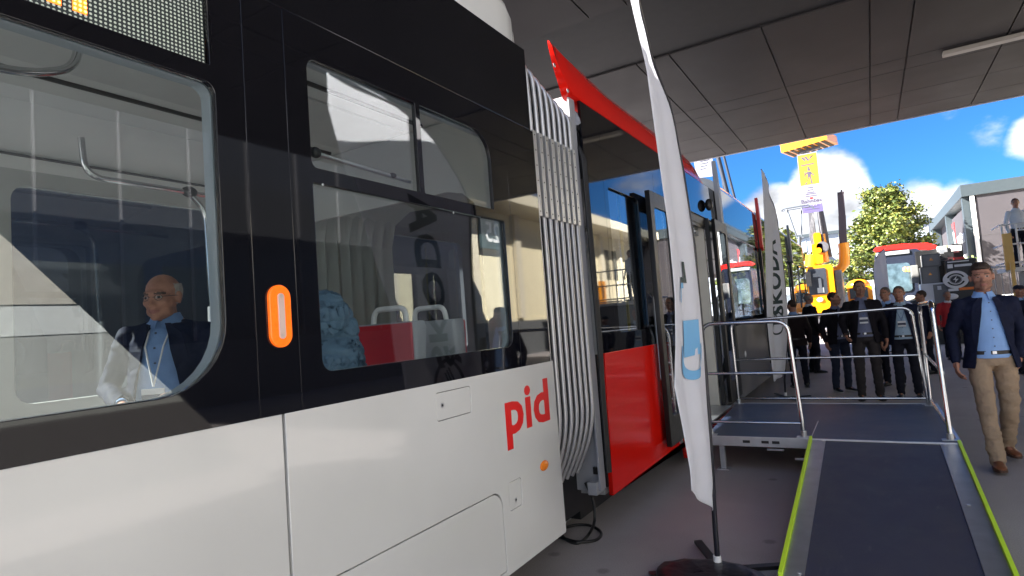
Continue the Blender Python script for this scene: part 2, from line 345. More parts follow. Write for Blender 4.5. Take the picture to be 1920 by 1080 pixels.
# ------------------------------------------------------------------ canopy
cz = 6.5
can = root('canopy', (-4.5, 8, 0), label='large grey brown panelled canopy overhead whose straight edge cuts the sky', cat='canopy')
pm = MB(); pmb = MB()
xs = []
base = .45 - 3.95*4
k = 0
while base + 3.95*k < 8:
    x0 = base + 3.95*k
    xs += [x0, x0+.65, x0+2.3]; k += 1
ys = [3.0, 4.2, 5.6, 7.0, 9.0, 11.25, 14.75, 15.5, 17.25, 18.7, 19.85]
def in_can(xa, xb, ya, yb):
    return (xa+xb)/2 > -12
for i in range(len(xs)-1):
    for j in range(len(ys)-1):
        xa, xb, ya, yb = xs[i], xs[i+1], ys[j], ys[j+1]
        if not in_can(xa, xb, ya, yb) : continue
        xa = max(xa, -12)
        if abs(ya-9.0) < .01: continue                       # the recessed dark band
        if j == len(ys)-2: ga = 0
        g_ = .014
        (pm if ya < 8.9 else pmb).box((xa+g_, ya+g_*.6, cz), (xb-g_, yb-g_*.6, cz+.03))
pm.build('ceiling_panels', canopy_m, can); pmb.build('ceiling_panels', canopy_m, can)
rf = MB()
rf.box((-12, 3.0, cz+.034), (9.2, 19.83, cz+.55))
rf.build('roof_slab', canopy_d, can)
ed = MB(); ed.box((-12, 19.87, cz-.02), (9.2, 19.93, cz+.6)); ed.build('edge_trim', mat('pale edge trim', (.4, .4, .42), .5), can)
lf = MB(); a_ = at(1768, 103, 2, cz-.07)
lf.box((a_.x, a_.y-.05, cz-.085), (a_.x+1.9, a_.y+.17, cz-.003))
lf.build('light_fitting', mat('pale lamp housing', (.34, .31, .27), .4), can, bevel=.02)

# ------------------------------------------------------------------ tram
TX = -1.75; FX = -4.25
tram = root('tram', (-3.0, 3, 0), label='long articulated tram in white and red with dark glazed sides, door open at the platform', cat='tram')
def rr_side(u0, v0, u1, v1, r, **k): return rrect(u0, v0, u1, v1, r, **k)
def rect(u0, v0, u1, v1): return [(u0, v0), (u1, v0), (u1, v1), (u0, v1)]
def section(y0, y1, paint, label, roofz=3.56, lo=1.35, inner=True, grow=0):
    """shell of one carriage: floor, ceiling, far side, end walls, roof"""
    m = MB()
    m.box((FX+.06, y0+.02, .30), (TX-.06, y1-.02, .35), 1)
    m.box((FX+.07, y0+.03, 3.02), (TX-.10, y1-.03, 3.06), 0)
    # cove on the far side and near side
    for xx, sg in ((FX+.06, 1), (TX-.06, -1)):
        m.loft([[(xx, yy, 2.72), (xx+sg*.05, yy, 2.86), (xx+sg*.16, yy, 2.97), (xx+sg*.32, yy, 3.018), (xx+sg*.32, yy, 3.05), (xx, yy, 3.05)] for yy in (y0+.03, y1-.03)], 0)
    # roof
    prof = []
    for a in range(0, 10):
        th = .5*PI*a/9; prof.append((TX-.34+.34*math.cos(th)-.002, roofz-.22+.22*math.sin(th)))
    prof += [(FX+.34-.34*math.cos(.5*PI*(9-a)/9)+.0, roofz-.22+.22*math.sin(.5*PI*(9-a)/9)) for a in range(0, 10)]
    prof += [(FX+.02, 3.07), (TX-.02, 3.07)]
    def ring(yy, f):
        return [(p[0] if p[1] < 3.34 else p[0]+(.10*(1-f) if p[0] < -3 else -.10*(1-f)), yy, p[1] if p[1] < 3.34 else 3.34+(p[1]-3.34)*f) for p in prof]
    if grow: rr_ = [ring(y0, 1), ring(y1-.30, 1), ring(y1-.18, .93), ring(y1-.10, .80), ring(y1-.045, .58), ring(y1-.01, .25), ring(y1, .02)]
    else: rr_ = [ring(y0, 1), ring(y1, 1)]
    m.loft(rr_, 2)
    return m

# ---- front carriage
c1 = section(-3.2, 3.30, white_paint, '', roofz=3.78, grow=1).build('carriage', [ceil_trim, floor_m, white_paint], tram, smooth=R(35))
tag(c1, 'white section nearest, with red lettering low on its side')
# far side wall of carriage 1 with windows
fw = polymesh('side_wall', [rect(-3.2, .3, 3.29, 2.75), rr_side(1.46, 1.35, 2.78, 2.63, .09), rr_side(-.2, 1.35, 1.02, 2.63, .09), rr_side(-1.9, 1.35, -.6, 2.63, .09)], .05, YZ(FX+.03), grey_trim, c1)
for u0, u1 in ((1.42, 2.82), (-.24, 1.06), (-1.94, -.56)):
    polymesh('window_pane', [rr_side(u0, 1.31, u1, 2.67, .09)], .006, YZ(FX-.002), pane, c1)
# near side: white lower panel with the flap joints cut in
low = polymesh('lower_panel', [rect(-3.2, .30, 1.341, 1.352)], .03, YZ(TX-.015), white_paint, c1, bevel=.003)
low2 = polymesh('lower_panel', [rect(1.359, .30, 3.36, 1.352), rrect(1.15+.22, .32, 2.675, .745, .05, rs=(.01, .01, .09, .01)), rr_side(2.17, 1.178, 2.455, 1.315, .02), rr_side(2.735, .605, 2.875, .76, .02)], .03, YZ(TX-.015), white_paint, c1, bevel=.003)
def flap(u0, v0, u1, v1, r, lock=None, rs=None, g=.0085):
    polymesh('access_flap', [rrect(u0+g, v0+g, u1-g, v1-g, max(.002, r-g), rs=rs)], .024, YZ(TX-.014), white_paint, c1, bevel=.003)
    if lock:
        l = MB(); l.tube([(TX-.006, lock[0], lock[1]), (TX+.002, lock[0], lock[1])], .012, 16); l.tube([(TX+.002, lock[0], lock[1]), (TX+.0035, lock[0], lock[1])], .005, 8, 1)
        l.build('flap_lock', [alu_dull, black_m], c1)
flap(1.15+.22, .32, 2.675, .745, .05, rs=(.006, .006, .085, .006), g=.012)
flap(2.17, 1.178, 2.455, 1.315, .02, lock=at(829, 760, 0, TX).yz); flap(2.735, .605, 2.875, .76, .02, lock=at(967, 937, 0, TX).yz)
bk = MB(); bk.box((TX-.05, -3.2, .29), (TX-.032, 3.34, 1.36)); bk.box((TX-.31, -3.1, .30), (TX-.29, 3.3, .36)); bk.build('inner_lining', black_m, c1)
# hinge strips on the large flap top
hg = MB()
for p0, p1 in (((880, 948), (930, 925)), ((650, 1066), (712, 1032))):
    a = at(*p0, 0, TX); c = at(*p1, 0, TX); hg.box((TX-.004, a.y, .741), (TX+.001, c.y, .749))
hg.build('hinge', alu_dull, c1)
# glazing band with window openings
W1 = rr_side(-.3, 1.462, 1.155, 2.45, .05, rs=(.05, .22, .04, .05), seg=8)
W2a = rr_side(1.53, 2.245, 2.165, 2.675, .03, rs=(.03, .01, .01, .05)); W2b = rr_side(2.195, 2.245, 2.80, 2.675, .03, rs=(.01, .01, .15, .01), seg=8)
W2c = rr_side(1.53, 1.475, 2.99, 2.19, .03, rs=(.05, .05, .01, .01))
DSP = [(-.3, 2.505), (1.14, 2.505), (1.14, 2.79), (-.3, 2.79)]
band = polymesh('glazing_band', [rect(-3.2, 1.356, 1.258, 2.818), W1, DSP], .018, YZ(TX-.009), black_glass, c1, bevel=.002)
band2 = polymesh('glazing_band', [rect(1.262, 1.356, 1.428, 2.818)], .018, YZ(TX-.009), black_glass, c1, bevel=.002)
band3 = polymesh('glazing_band', [rect(1.432, 1.356, 2.972, 2.818), W2a, W2b, [(u, v) for u, v in W2c if u < 2.9] + []], .018, YZ(TX-.009), black_glass, c1, bevel=.002) if False else polymesh('glazing_band', [rect(1.432, 1.356, 2.972, 2.818), W2a, W2b, rr_side(1.53, 1.475, 2.90, 2.19, .03, rs=(.05, .06, .01, .01))], .018, YZ(TX-.009), black_glass, c1, bevel=.002)
band4 = polymesh('glazing_band', [rect(2.976, 1.356, 3.33, 2.818)], .018, YZ(TX-.009), black_glass, c1, bevel=.002)
upb = polymesh('roof_valance', [rect(-3.2, 2.824, 3.30, 3.345)], .02, YZ(TX-.010), mat('gloss black panel', (.007, .007, .009), .12, var=.05), c1, bevel=.003)
for nm, lp in (('window_pane', rr_side(-.32, 1.44, 1.175, 2.475, .04)), ('window_pane', rr_side(1.51, 2.225, 2.178, 2.695, .02)), ('window_pane', rr_side(2.182, 2.225, 2.82, 2.695, .02)), ('window_pane', rr_side(1.51, 1.455, 2.93, 2.21, .02))):
    polymesh(nm, [lp], .005, YZ(TX-.0225), pane, c1)
# inner window reveals (pale rubber edge seen through the glass)
rim = polymesh('window_rim', [rr_side(-.33, 1.44, 1.19, 2.48, .05, rs=(.05, .24, .05, .05), seg=8), W1], .05, YZ(TX-.055), mat('pale window rubber', (.34, .38, .41), .5), c1)
rim2 = polymesh('window_rim', [rr_side(1.50, 1.44, 2.93, 2.70, .05), rr_side(1.535, 1.475, 2.895, 2.675, .05, rs=(.05, .06, .14, .05), seg=8)], .03, YZ(TX-.05), mat('pale window rubber', (.34, .38, .41), .5), c1)
iw = polymesh('inner_wall', [rect(-3.2, .36, 3.29, 2.75), rr_side(-.36, 1.44, 1.20, 2.49, .05), rr_side(1.49, 1.44, 2.96, 2.70, .05)], .03, YZ(TX-.10), grey_trim, c1)
# latch studs on the hopper bar, hopper handle bar
sm = MB()
for px in ((605, 346), (850, 399)):
    a = at(*px, 0, TX); sm.ell((TX+.001, a.y, a.z), (.002, .006, .006), seg=10, rg=6)
sm.build('bar_stud', alu, c1)
hb = MB()
a = at(598, 284, 0, TX-.03); c = at(775, 325, 0, TX-.03)
hb.tube([(TX-.055, a.y, a.z), (TX-.055, c.y, a.z-.02)], .009, 10); hb.ell((TX-.05, a.y, a.z), (.02, .025, .022), m=1); hb.ell((TX-.05, c.y-.12, a.z-.012), (.014, .02, .012), m=1)
hb.build('window_handle', [alu, black_m], c1, smooth=R(40))
# orange marker in its recess
mk = polymesh('marker_light', [rr_side(1.312, 1.585, 1.392, 1.792, .0395, seg=10)], .012, YZ(TX+.004), orange_m, c1, bevel=.004)
mi = polymesh('marker_inset', [rr_side(1.342, 1.612, 1.364, 1.765, .0105, seg=8)], .008, YZ(TX+.0125), mat('pale lens', (.75, .55, .48), .3), c1, bevel=.002)
ms = MB()
for z in (1.622, 1.755): ms.tube([(TX+.014, 1.353, z), (TX+.0185, 1.353, z)], .005, 10)
ms.build('marker_screw', alu, c1)
# oval amber side lamp
am = MB(); am.ell((TX+.002, 3.145, .755), (.014, .052, .030), seg=20, rg=10); am.build('side_lamp', amber_m, c1, smooth=R(60))
# jacking marks
for u, v in ((2.80, .545), (3.075, .46)):
    m_ = MB(); x = TX+.0022
    m_.v += [(x, u-.02, v-.075), (x, u+.022, v-.075), (x, u+.001, v-.03)]; m_.face((0, 1, 2))
    m_.quad((x, u-.036, v-.018), (x, u+.036, v-.018), (x, u+.036, v-.010), (x, u-.036, v-.010)); m_.quad((x, u-.002, v-.03), (x, u+.004, v-.03), (x, u+.004, v-.018), (x, u-.002, v-.018))
    m_.build('jacking_mark', black_m, c1)
# lettering
_lc = at(990, 764, 0, TX)
LT = text('lettering', 'pid', .345, Matrix.Translation((TX+.0025, _lc.y, _lc.z)) @ Matrix(((0, 0, 1, 0), (1.22, 0, 0, 0), (0, 1, 0, 0), (0, 0, 0, 1))), mat('red lettering', (.75, .01, .01), .35, var=.02), c1, thick=.002, spacing=1.04, off=.010)
# destination display: dark board with a matrix of diodes, a few lit orange
dm = bpy.data.materials.new('diode matrix'); dm.use_nodes = True; t = dm.node_tree; b = t.nodes['Principled BSDF']; b.inputs['Roughness'].default_value = .6
tcn = N(t, 'ShaderNodeTexCoord'); sx = N(t, 'ShaderNodeSeparateXYZ'); t.links.new(tcn.outputs['Object'], sx.inputs[0])
P_ = .0125
def mth(op, a, b_=None, c_=None):
    n = N(t, 'ShaderNodeMath', operation=op)
    for i, q in enumerate((a, b_, c_)):
        if q is None: continue
        if isinstance(q, (int, float)): n.inputs[i].default_value = q
        else: t.links.new(q, n.inputs[i])
    return n.outputs[0]
fy = mth('SUBTRACT', mth('FRACT', mth('DIVIDE', sx.outputs['Y'], P_)), .5); fz = mth('SUBTRACT', mth('FRACT', mth('DIVIDE', sx.outputs['Z'], P_)), .5)
dd = mth('SQRT', mth('ADD', mth('MULTIPLY', fy, fy), mth('MULTIPLY', fz, fz)))
dot = mth('LESS_THAN', dd, .30)
d0 = at(84, 10, 0, TX-.03).y; d1 = at(112, 20, 0, TX-.03).y; e0 = at(132, 10, 0, TX-.03).y; e1 = at(160, 30, 0, TX-.03).y
def rng(v, a, b_): return mth('MULTIPLY', mth('GREATER_THAN', v, a), mth('LESS_THAN', v, b_))
lit = mth('ADD', rng(sx.outputs['Y'], d0, d1), rng(sx.outputs['Y'], e0, e1)); lit = mth('MULTIPLY', lit, mth('GREATER_THAN', sx.outputs['Z'], 2.535))
cm_ = N(t, 'ShaderNodeMix', data_type='RGBA'); t.links.new(dot, cm_.inputs['Factor']); cm_.inputs['A'].default_value = (.02, .03, .03, 1); cm_.inputs['B'].default_value = (.62, .68, .58, 1)
t.links.new(cm_.outputs['Result'], b.inputs['Base Color'])
b.inputs['Emission Color'].default_value = (1, .17, .01, 1); t.links.new(mth('MULTIPLY', mth('MULTIPLY', lit, mth('ADD', mth('MULTIPLY', dot, .85), .15)), 3.5), b.inputs['Emission Strength'])
polymesh('destination_display', [rect(-.3, 2.495, 1.137, 2.80)], .006, YZ(TX-.023), dm, c1)
ln = MB(); ln.box((TX-.001, 1.143, 2.55), (TX+.002, 1.147, 2.67)); ln.build('display_edge', alu, c1)

# ---- interior of carriage 1: rails, seats
def railtube(name, pts, r, parent, m=chrome):
    """pipe with rounded corners"""
    P = [Vector(p) for p in pts]; out = [P[0]]
    for i in range(1, len(P)-1):
        a, b_, c_ = P[i-1], P[i], P[i+1]; ra = min(.12, (a-b_).length*.45, (c_-b_).length*.45)
        s_, e_ = b_+(a-b_).normalized()*ra, b_+(c_-b_).normalized()*ra
        for k in range(7):
            q = k/6; out.append((1-q)**2*s_+2*q*(1-q)*b_+q*q*e_)
    out.append(P[-1]); m_ = MB(); m_.tube(out, r, 10); return m_.build(name, m, parent, smooth=R(50))
RX = -3.55
railtube('handrail', [at(152, 258, 0, RX), at(160, 330, 0, RX), at(352, 360, 0, RX), at(520, 392, 0, RX)], .017, c1)
railtube('handrail', [at(352, 360, 0, RX), at(385, 395, 0, RX), at(398, 580, 0, RX)], .016, c1)
railtube('handrail', [at(398, 575, 0, RX), at(402, 790, 0, RX)], .026, c1, alu_dull)
jb = MB(); q = at(355, 360, 0, RX); jb.ell(q, (.035, .05, .035)); jb.build('rail_joint', black_m, c1, smooth=R(60))
RY = -2.75
railtube('handrail', [at(-260, 60, 0, RY), at(-60, 118, 0, RY), at(60, 138, 0, RY), at(140, 130, 0, RY), at(152, 60, 0, RY)], .017, c1)
railtube('handrail', [at(835, 250, 0, -3.2), at(835, 300, 0, -3.2), at(800, 330, 0, -3.2)], .014, c1)
cl = MB()
z_ = 3.012
for xx, w_ in ((-2.55, .02), (-3.45, .02)): cl.box((xx, -3.1, 3.000), (xx+w_, 3.2, 3.0195))
cl.box((-3.3, -3.1, 3.004), (-2.7, 3.2, 3.0185), 1)
cl.build('ceiling_strip', [mat('ceiling joint', (.05, .05, .05), .6), mat('ceiling light cover', (.55, .56, .55), .4)], c1)
cp = MB(); a = at(0, 195, 0, FX+.10)
cp.box((FX+.085, -3.1, 2.79), (FX+.11, 3.2, 2.80)); cp.build('cove_joint', mat('ceiling joint', (.05, .05, .05), .6), c1)
def make_seat(name, front, parent, col=seat_red, face=-1, width=.45, top=1.66, zc=.85):
    """seat at origin facing -Y (face=-1); returns root part object"""
    x0, x1 = -width/2, width/2
    sh = MB()
    sh.loft([[(x, y, z) for x, y in rrect(x0, 0, x1, .055+.02*k, .025, seg=3)] for k, z in enumerate((zc, zc+.25, top-.2, top-.03))] + [[(x*.97, y*.9+.004, top) for x, y in rrect(x0, 0, x1, .11, .025, seg=3)]])
    sh.box((x0+.01, -.42, zc-.10), (x1-.01, .03, zc-.03)); sh.box((-.12, -.25, .36), (.12, -.05, zc-.10))
    o = sh.build(name, seat_grey, parent, smooth=R(45), bevel=.006)
    cu = MB(); cu.loft([[(x, y, z) for x, y in rrect(x0+.012, -.018, x1-.012, .0, .006, seg=2)] for z in (zc+.02, zc+.4, top-.06, top-.008)]); cu.box((x0+.02, -.42, zc-.03), (x1-.02, -.03, zc+.01))
    c_ = cu.build('seat_cushion', col, parent, bevel=.01)
    hh = railtube('grab_handle', [(x0+.10, .05, top-.03), (x0+.11, .06, top+.08), (x1-.11, .06, top+.08), (x1-.10, .05, top-.03)], .016, parent, handle_w)
    return [o, c_, hh]
def put(objs, x, y, rz=0, dz=0):
    M_ = Matrix.Translation((x, y, dz)) @ Matrix.Rotation(rz, 4, 'Z')
    for o in objs: o.matrix_local = M_ @ o.matrix_local
    return objs
s1 = make_seat('seat', 1, c1)
put(s1, -2.33, 2.48)
SEATS = [(-2.33, 2.95, PI, 0), (-3.1, 3.9, 0, -.15), (-3.9, 2.95, 0, -.2), (-3.9, .25, 0, -.25), (-3.9, 1.0, PI, -.25), (-3.4, .25, 0, -.25), (-3.9, 2.3, PI, -.2), (-2.33, -.9, 0, 0), (-2.4, 4.6, 0, -.1)]
for (x, y, rz, dz) in SEATS:
    new = []
    for o in s1:
        c_ = o.copy(); C.objects.link(c_); c_.matrix_local = Matrix.Translation((x, y, dz)) @ Matrix.Rotation(rz, 4, 'Z'); new.append(c_)

# ---- bellows (gangway): seven metal hoops over pleated fabric
bel = MB()
def hoop(y, off, ri=0, k9=1):
    """outline of the gangway at y, from near bottom up over the roof and down the far side"""
    xo = TX-.03-off; xi = FX+.03+off
    return [(xo-.16, y, .50), (xo-.05, y, .72), (xo, y, .92), (xo+.0, y, 2.72), (xo, y, 3.05), (xo-.01, y, 3.30-.32*(y-3.32)*k9), (xo-.10, y, 3.37-.30*(y-3.32)*k9), (xi+.10, y, 3.37), (xi+.01, y, 3.25), (xi, y, 2.72), (xi, y, .92), (xi+.16, y, .50)]
rings = []
ny = 14; Y0, Y1 = 3.34, 4.02
for i in range(ny*2+1):
    y = Y0 + (Y1-Y0)*i/(ny*2); rings.append(hoop(y, .02 if i % 2 == 0 else .075))
bel.loft(rings, 0, cap=False, closed=False)
bellows = bel.build('bellows', dark_fabric, tram)
for i in range(8):
    y = Y0 + .03 + (Y1-Y0-.08)*i/7
    h = MB()
    pts = hoop(y, 0)
    # rounded pipe through the corners
    P = [Vector(p) for p in pts]; out = [P[0]]
    for k in range(1, len(P)-1):
        a, b_, c_ = P[k-1], P[k], P[k+1]; ra = min(.10, (a-b_).length*.45, (c_-b_).length*.45); s_, e_ = b_+(a-b_).normalized()*ra, b_+(c_-b_).normalized()*ra
        for q in (0, .25, .5, .75, 1): out.append((1-q)**2*s_+2*q*(1-q)*b_+q*q*e_)
    out.append(P[-1])
    h.tube(out, .0165, 10)
    # riveted joining plate
    h.box((TX-.034, y-.022, 2.28), (TX-.006, y+.022, 2.84), 0)
    for z in [2.31+.1*k for k in range(6)]: h.tube([(TX-.007, y, z), (TX-.004, y, z)], .005, 6, 1)
    h.build('hoop', [mat('satin aluminium hoop', (.62, .62, .62), .42, .75, var=.05, vs=30), black_m], bellows, smooth=R(50))
# inner liner seen through the windows
li = MB(); rings = []
for i in range(33):
    y = 3.28+1.1*i/32; o_ = .035*math.cos(2*PI*i/4)
    xo = TX-.30; xi = FX+.34-o_
    ring = [(xo, y, .36), (xo, y, 2.45), (xo-.15, y, 2.70+o_), (xi+.25, y, 2.76+o_), (xi+.06, y, 2.66+o_), (xi, y, 2.42), (xi, y, .36)]
    rings.append(ring)
li.loft(rings, 0, cap=False, closed=False); li.build('inner_bellows', inner_bel, bellows)

polymesh('end_wall', [rect(FX+.08, .36, TX-.11, 3.01), [(-3.96, .37), (-2.14, .37), (-2.14, 2.30), (-2.18, 2.42), (-2.27, 2.50), (-2.40, 2.53), (-3.70, 2.53), (-3.83, 2.50), (-3.92, 2.42), (-3.96, 2.30)]], .03, XZ(3.262), grey_trim, c1)
# ---- second carriage
c2 = section(4.12, 8.62, red_paint, '', roofz=3.30).build('carriage', [mat('darkened interior trim', (.12, .12, .13), .6), floor_m, endwall], tram, smooth=R(35))  # trim colour darkened to stand for shade behind the window reflections
tag(c2, 'red section behind the bellows, with the open door')
e2 = MB(); e2.box((TX-.42, 4.08, .34), (TX-.05, 4.115, 3.30)); e2.box((TX-.12, 3.98, .34), (TX-.05, 4.079, .43)); e2.box((TX-.05, 4.02, .36), (TX-.035, 4.117, 3.28)); e2.build('end_frame', endwall, c2, bevel=.004)
sk = MB(); a = at(1118, 884, 1, 4.07); sk.box((TX-.10, 4.055, .47), (TX-.06, 4.079, .52)); sk.build('cable_socket', black_m, c2)
sl_ = MB(); 
for x_ in (0, .02, .04): sl_.tube([(TX-.015+x_*.3, 4.12+x_*.6, .47), (TX-.015+x_*.3, 4.12+x_*.6, 1.0), (TX+.0+x_*.3, 4.11+x_*.6, 1.4), (TX-.005+x_*.3, 4.11+x_*.6, 2.80), (TX-.03, 4.12+x_*.6, 2.90)], .012, 8)
sl_.build('edge_seal', black_rub, c2, smooth=R(60))
LZ = at(1135, 662, 0, TX).z
polymesh('lower_panel', [[(4.16, .30), (6.1, .30), (6.14, .12), (8.60, .12), (8.60, .24), (6.12, .24), (6.03, .44), (5.94, .60), (5.90, 1.0), (5.86, 1.315), (4.21, 1.33), (4.19, .9)]], .03, YZ(TX-.015), red_paint, c2, bevel=.003)
rd = MB()
prw = [(TX-.02, 3.26), (TX+.0, 3.27), (TX+.0, 3.36), (TX-.03, 3.47), (TX-.10, 3.565), (TX-.22, 3.60), (TX-.22, 3.26)]
rings = []
for i, y in enumerate([3.72, 3.78, 3.86, 3.95, 4.02, 5, 6, 7, 7.5, 7.8, 8.05, 8.25]):
    zmin = 3.54 if i == 0 else (3.26 if i > 3 else 3.54-.28*(i/4)**.8)
    zt = 0 if y < 7.4 else -(max(0, (y-7.4)/.85))**2*.24
    dpt = min(1, .12+max(0, y-3.72)*.9)
    rings.append([(TX+(p[0]-TX)*dpt, y, max(min(p[1]+zt, 3.58), 3.26 if i > 3 else zmin)) for p in prw])
rd.loft(rings); rd.build('roof_valance', red_paint, c2, smooth=R(40))
for p in ((1040, 122), (1065, 170)):
    bolt = MB(); q = at(*p, 0, TX+.004); bolt.ell((TX+.002, q.y, min(q.z, 3.42)), (.006, .016, .016), seg=12, rg=6); bolt.build('valance_bolt', alu, c2, smooth=R(60))
WB = [(4.52, 1.46, 5.28, 2.70)]
polymesh('glazing_band', [rect(4.135, 1.335, 4.478, 3.255)], .018, YZ(TX-.009), black_glass, c2, bevel=.002)
polymesh('glazing_band', [[(4.483, 1.332), (5.80, 1.318), (5.82, 2.80), (5.82, 3.255), (4.483, 3.255)], rr_side(4.56, 1.47, 5.30, 2.66, .04)], .018, YZ(TX-.009), black_glass, c2, bevel=.002)
polymesh('glazing_band', [[(5.825, 2.80), (8.60, 2.80), (8.60, 3.255), (5.825, 3.255)]], .018, YZ(TX-.009), black_glass, c2, bevel=.002)
polymesh('window_pane', [rr_side(4.54, 1.45, 5.32, 2.68, .04)], .005, YZ(TX-.0225), panedark, c2)
fw = polymesh('side_wall', [rect(4.13, .3, 8.60, 2.75), rr_side(4.4, 1.35, 5.9, 2.63, .09), rr_side(6.3, 1.0, 8.2, 2.63, .09)], .05, YZ(FX+.03), mat('darkened interior trim', (.12, .12, .13), .6), c2)
polymesh('window_pane', [rr_side(4.36, 1.31, 5.94, 2.67, .09)], .006, YZ(FX-.002), panedark, c2); polymesh('window_pane', [rr_side(6.26, .96, 8.24, 2.67, .09)], .006, YZ(FX-.002), panedark, c2)
tr_ = MB()
tr_.box((TX-.05, 4.14, .36), (TX-.03, 5.92, 1.33)); tr_.box((TX-.05, 5.34, 1.33), (TX-.03, 5.92, 2.8)); tr_.box((TX-.30, 5.86, .36), (TX-.03, 5.93, 2.8)); tr_.box((TX-.05, 4.14, 2.66), (TX-.03, 8.6, 3.02))
tr_.build('inner_lining', black_m, c2)
dj = MB(); dj.box((TX-.30, 8.02, .36), (TX-.05, 8.07, 2.74)); dj.box((TX-.34, 7.98, .36), (TX-.30, 8.12, 2.74)); dj.build('door_jamb', mat('beige door trim', (.55, .53, .48), .5), c2)
# sliding plug doors standing open: near leaf ahead of the opening and far leaf past it
def door_leaf(y0, y1, x, top=2.78, bot=.40):
    o = polymesh('door', [rect(y0, bot, y1, top), rr_side(y0+.10, bot+.25, y1-.10, top-.14, .05)], .04, YZ(x), black_rub, c2, bevel=.003)
    p = polymesh('door_glass', [rect(y0+.08, bot+.23, y1-.08, top-.12)], .008, YZ(x+.008), panedark, c2)
    h = MB(); h.tube([(x-.04, y0+.14, .95), (x-.07, y0+.15, 1.0), (x-.07, y0+.15, 1.75), (x-.04, y0+.14, 1.80)], .012, 8); h.build('door_handle', alu, c2, smooth=R(60))
door_leaf(5.36, 5.99, TX+.075, top=2.74); door_leaf(8.06, 8.80, TX+.075)
dg = MB()
dg.box((TX-.10, 5.95, 2.70), (TX-.02, 8.08, 2.80)); dg.box((TX-.16, 6.0, 2.58), (TX-.11, 8.0, 2.70), 1); dg.box((TX-.03, 5.93, .36), (TX+.02, 5.99, 2.8)); dg.box((TX-.03, 8.03, .36), (TX+.02, 8.09, 2.8))
for k in range(9): dg.ell((TX-.10, 7.2+.07*k, 2.62+.02*math.sin(k*2.)), (.03, .03, .03), m=1, seg=8, rg=5)
dg.box((TX-.30, 6.04, .352), (TX+.11, 8.0, .362), 1); dg.box((TX-.03, 5.93, .30), (TX+.012, 6.02, .62), 1)
dg.build('door_frame', [black_rub, alu_dull], c2, bevel=.004)
btn = MB(); q = at(1372, 628, 0, TX); 
lamp = MB(); q = at(1287, 385, 0, TX+.01); lamp.ell((TX+.01, q.y, q.z), (.015, .04, .03)); lamp.build('door_lamp', mat('warm lamp lens', (.8, .6, .35), .3, emit=(1, .7, .4), es=1.5), c2, smooth=R(60))
# cabinets and poles inside
iv = MB(); iv.box((-3.9, 8.25, .36), (-2.3, 8.5, 2.6), 0); iv.box((-4.1, 4.6, .36), (-3.6, 5.8, 1.2), 0); iv.build('inner_cabinet', grey_trim, c2)
ivd = MB()
ivd.box((TX-.9, 4.75, 1.0), (TX-.86, 5.3, 2.2)); ivd.build('partition', mat('partition glass frame', (.5, .52, .54), .3), c2)
for x, y in ((-2.3, 6.3), (-2.3, 7.7), (-3.4, 5.2), (-3.4, 7.0)): railtube('handrail', [(x, y, .36), (x, y, 3.0)], .017, c2, mat('yellow handrail', (.75, .6, .08), .3) if y > 6 else chrome)
fx2 = MB(); q = at(1322, 385, 0, TX); fx2.ell((TX+.05, q.y, q.z), (.05, .06, .08)); fx2.tube([(TX-.02, q.y, q.z), (TX+.05, q.y, q.z)], .03); fx2.build('side_camera', black_m, c2, smooth=R(60))

# ---- remaining carriages
def late_carriage(y0, y1, valance, first):
    c_ = section(y0, y1, valance, '').build('carriage', [ceil_trim, floor_m, valance], tram, smooth=R(35))
    polymesh('lower_panel', [[(y0+.02, .27), (y1-.02, .27), (y1-.02, 1.33), (y0+.02, 1.33)]], .03, YZ(TX-.015), mat('silver grey panel', (.20, .205, .21), .3, .2, var=.05, coat=.4), c_, bevel=.004)
    wins = []; n = max(1, int((y1-y0-.3)/1.75)); st_ = (y1-y0-.3)/n
    for k in range(n): wins.append(rr_side(y0+.2+k*st_, 1.45, y0+.2+(k+1)*st_-.12, 2.70, .06))
    polymesh('glazing_band', [rect(y0+.02, 1.334, y1-.02, 2.82)]+wins, .018, YZ(TX-.009), black_glass, c_, bevel=.002)
    for k in range(n): polymesh('window_pane', [rr_side(y0+.18+k*st_, 1.43, y0+.22+(k+1)*st_-.12, 2.72, .06)], .005, YZ(TX-.0225), panedark, c_)
    polymesh('roof_valance', [rect(y0+.02, 2.826, y1-.02, 3.345)], .02, YZ(TX-.010), black_glass, c_, bevel=.003)
    polymesh('side_wall', [rect(y0, .3, y1, 2.75)] + [rr_side(y0+.2+k*st_, 1.4, y0+.2+(k+1)*st_-.12, 2.6, .06) for k in range(n)], .05, YZ(FX+.03), grey_trim, c_)
    return c_
c3 = late_carriage(8.95, 12.25, white_paint, True); c4 = late_carriage(12.65, 17.3, white_paint, False); c5 = late_carriage(17.7, 21.5, white_paint, False)
tag(c3, 'section just past the open door'); tag(c4, 'section behind the second white flag'); tag(c5, 'last section, far end')
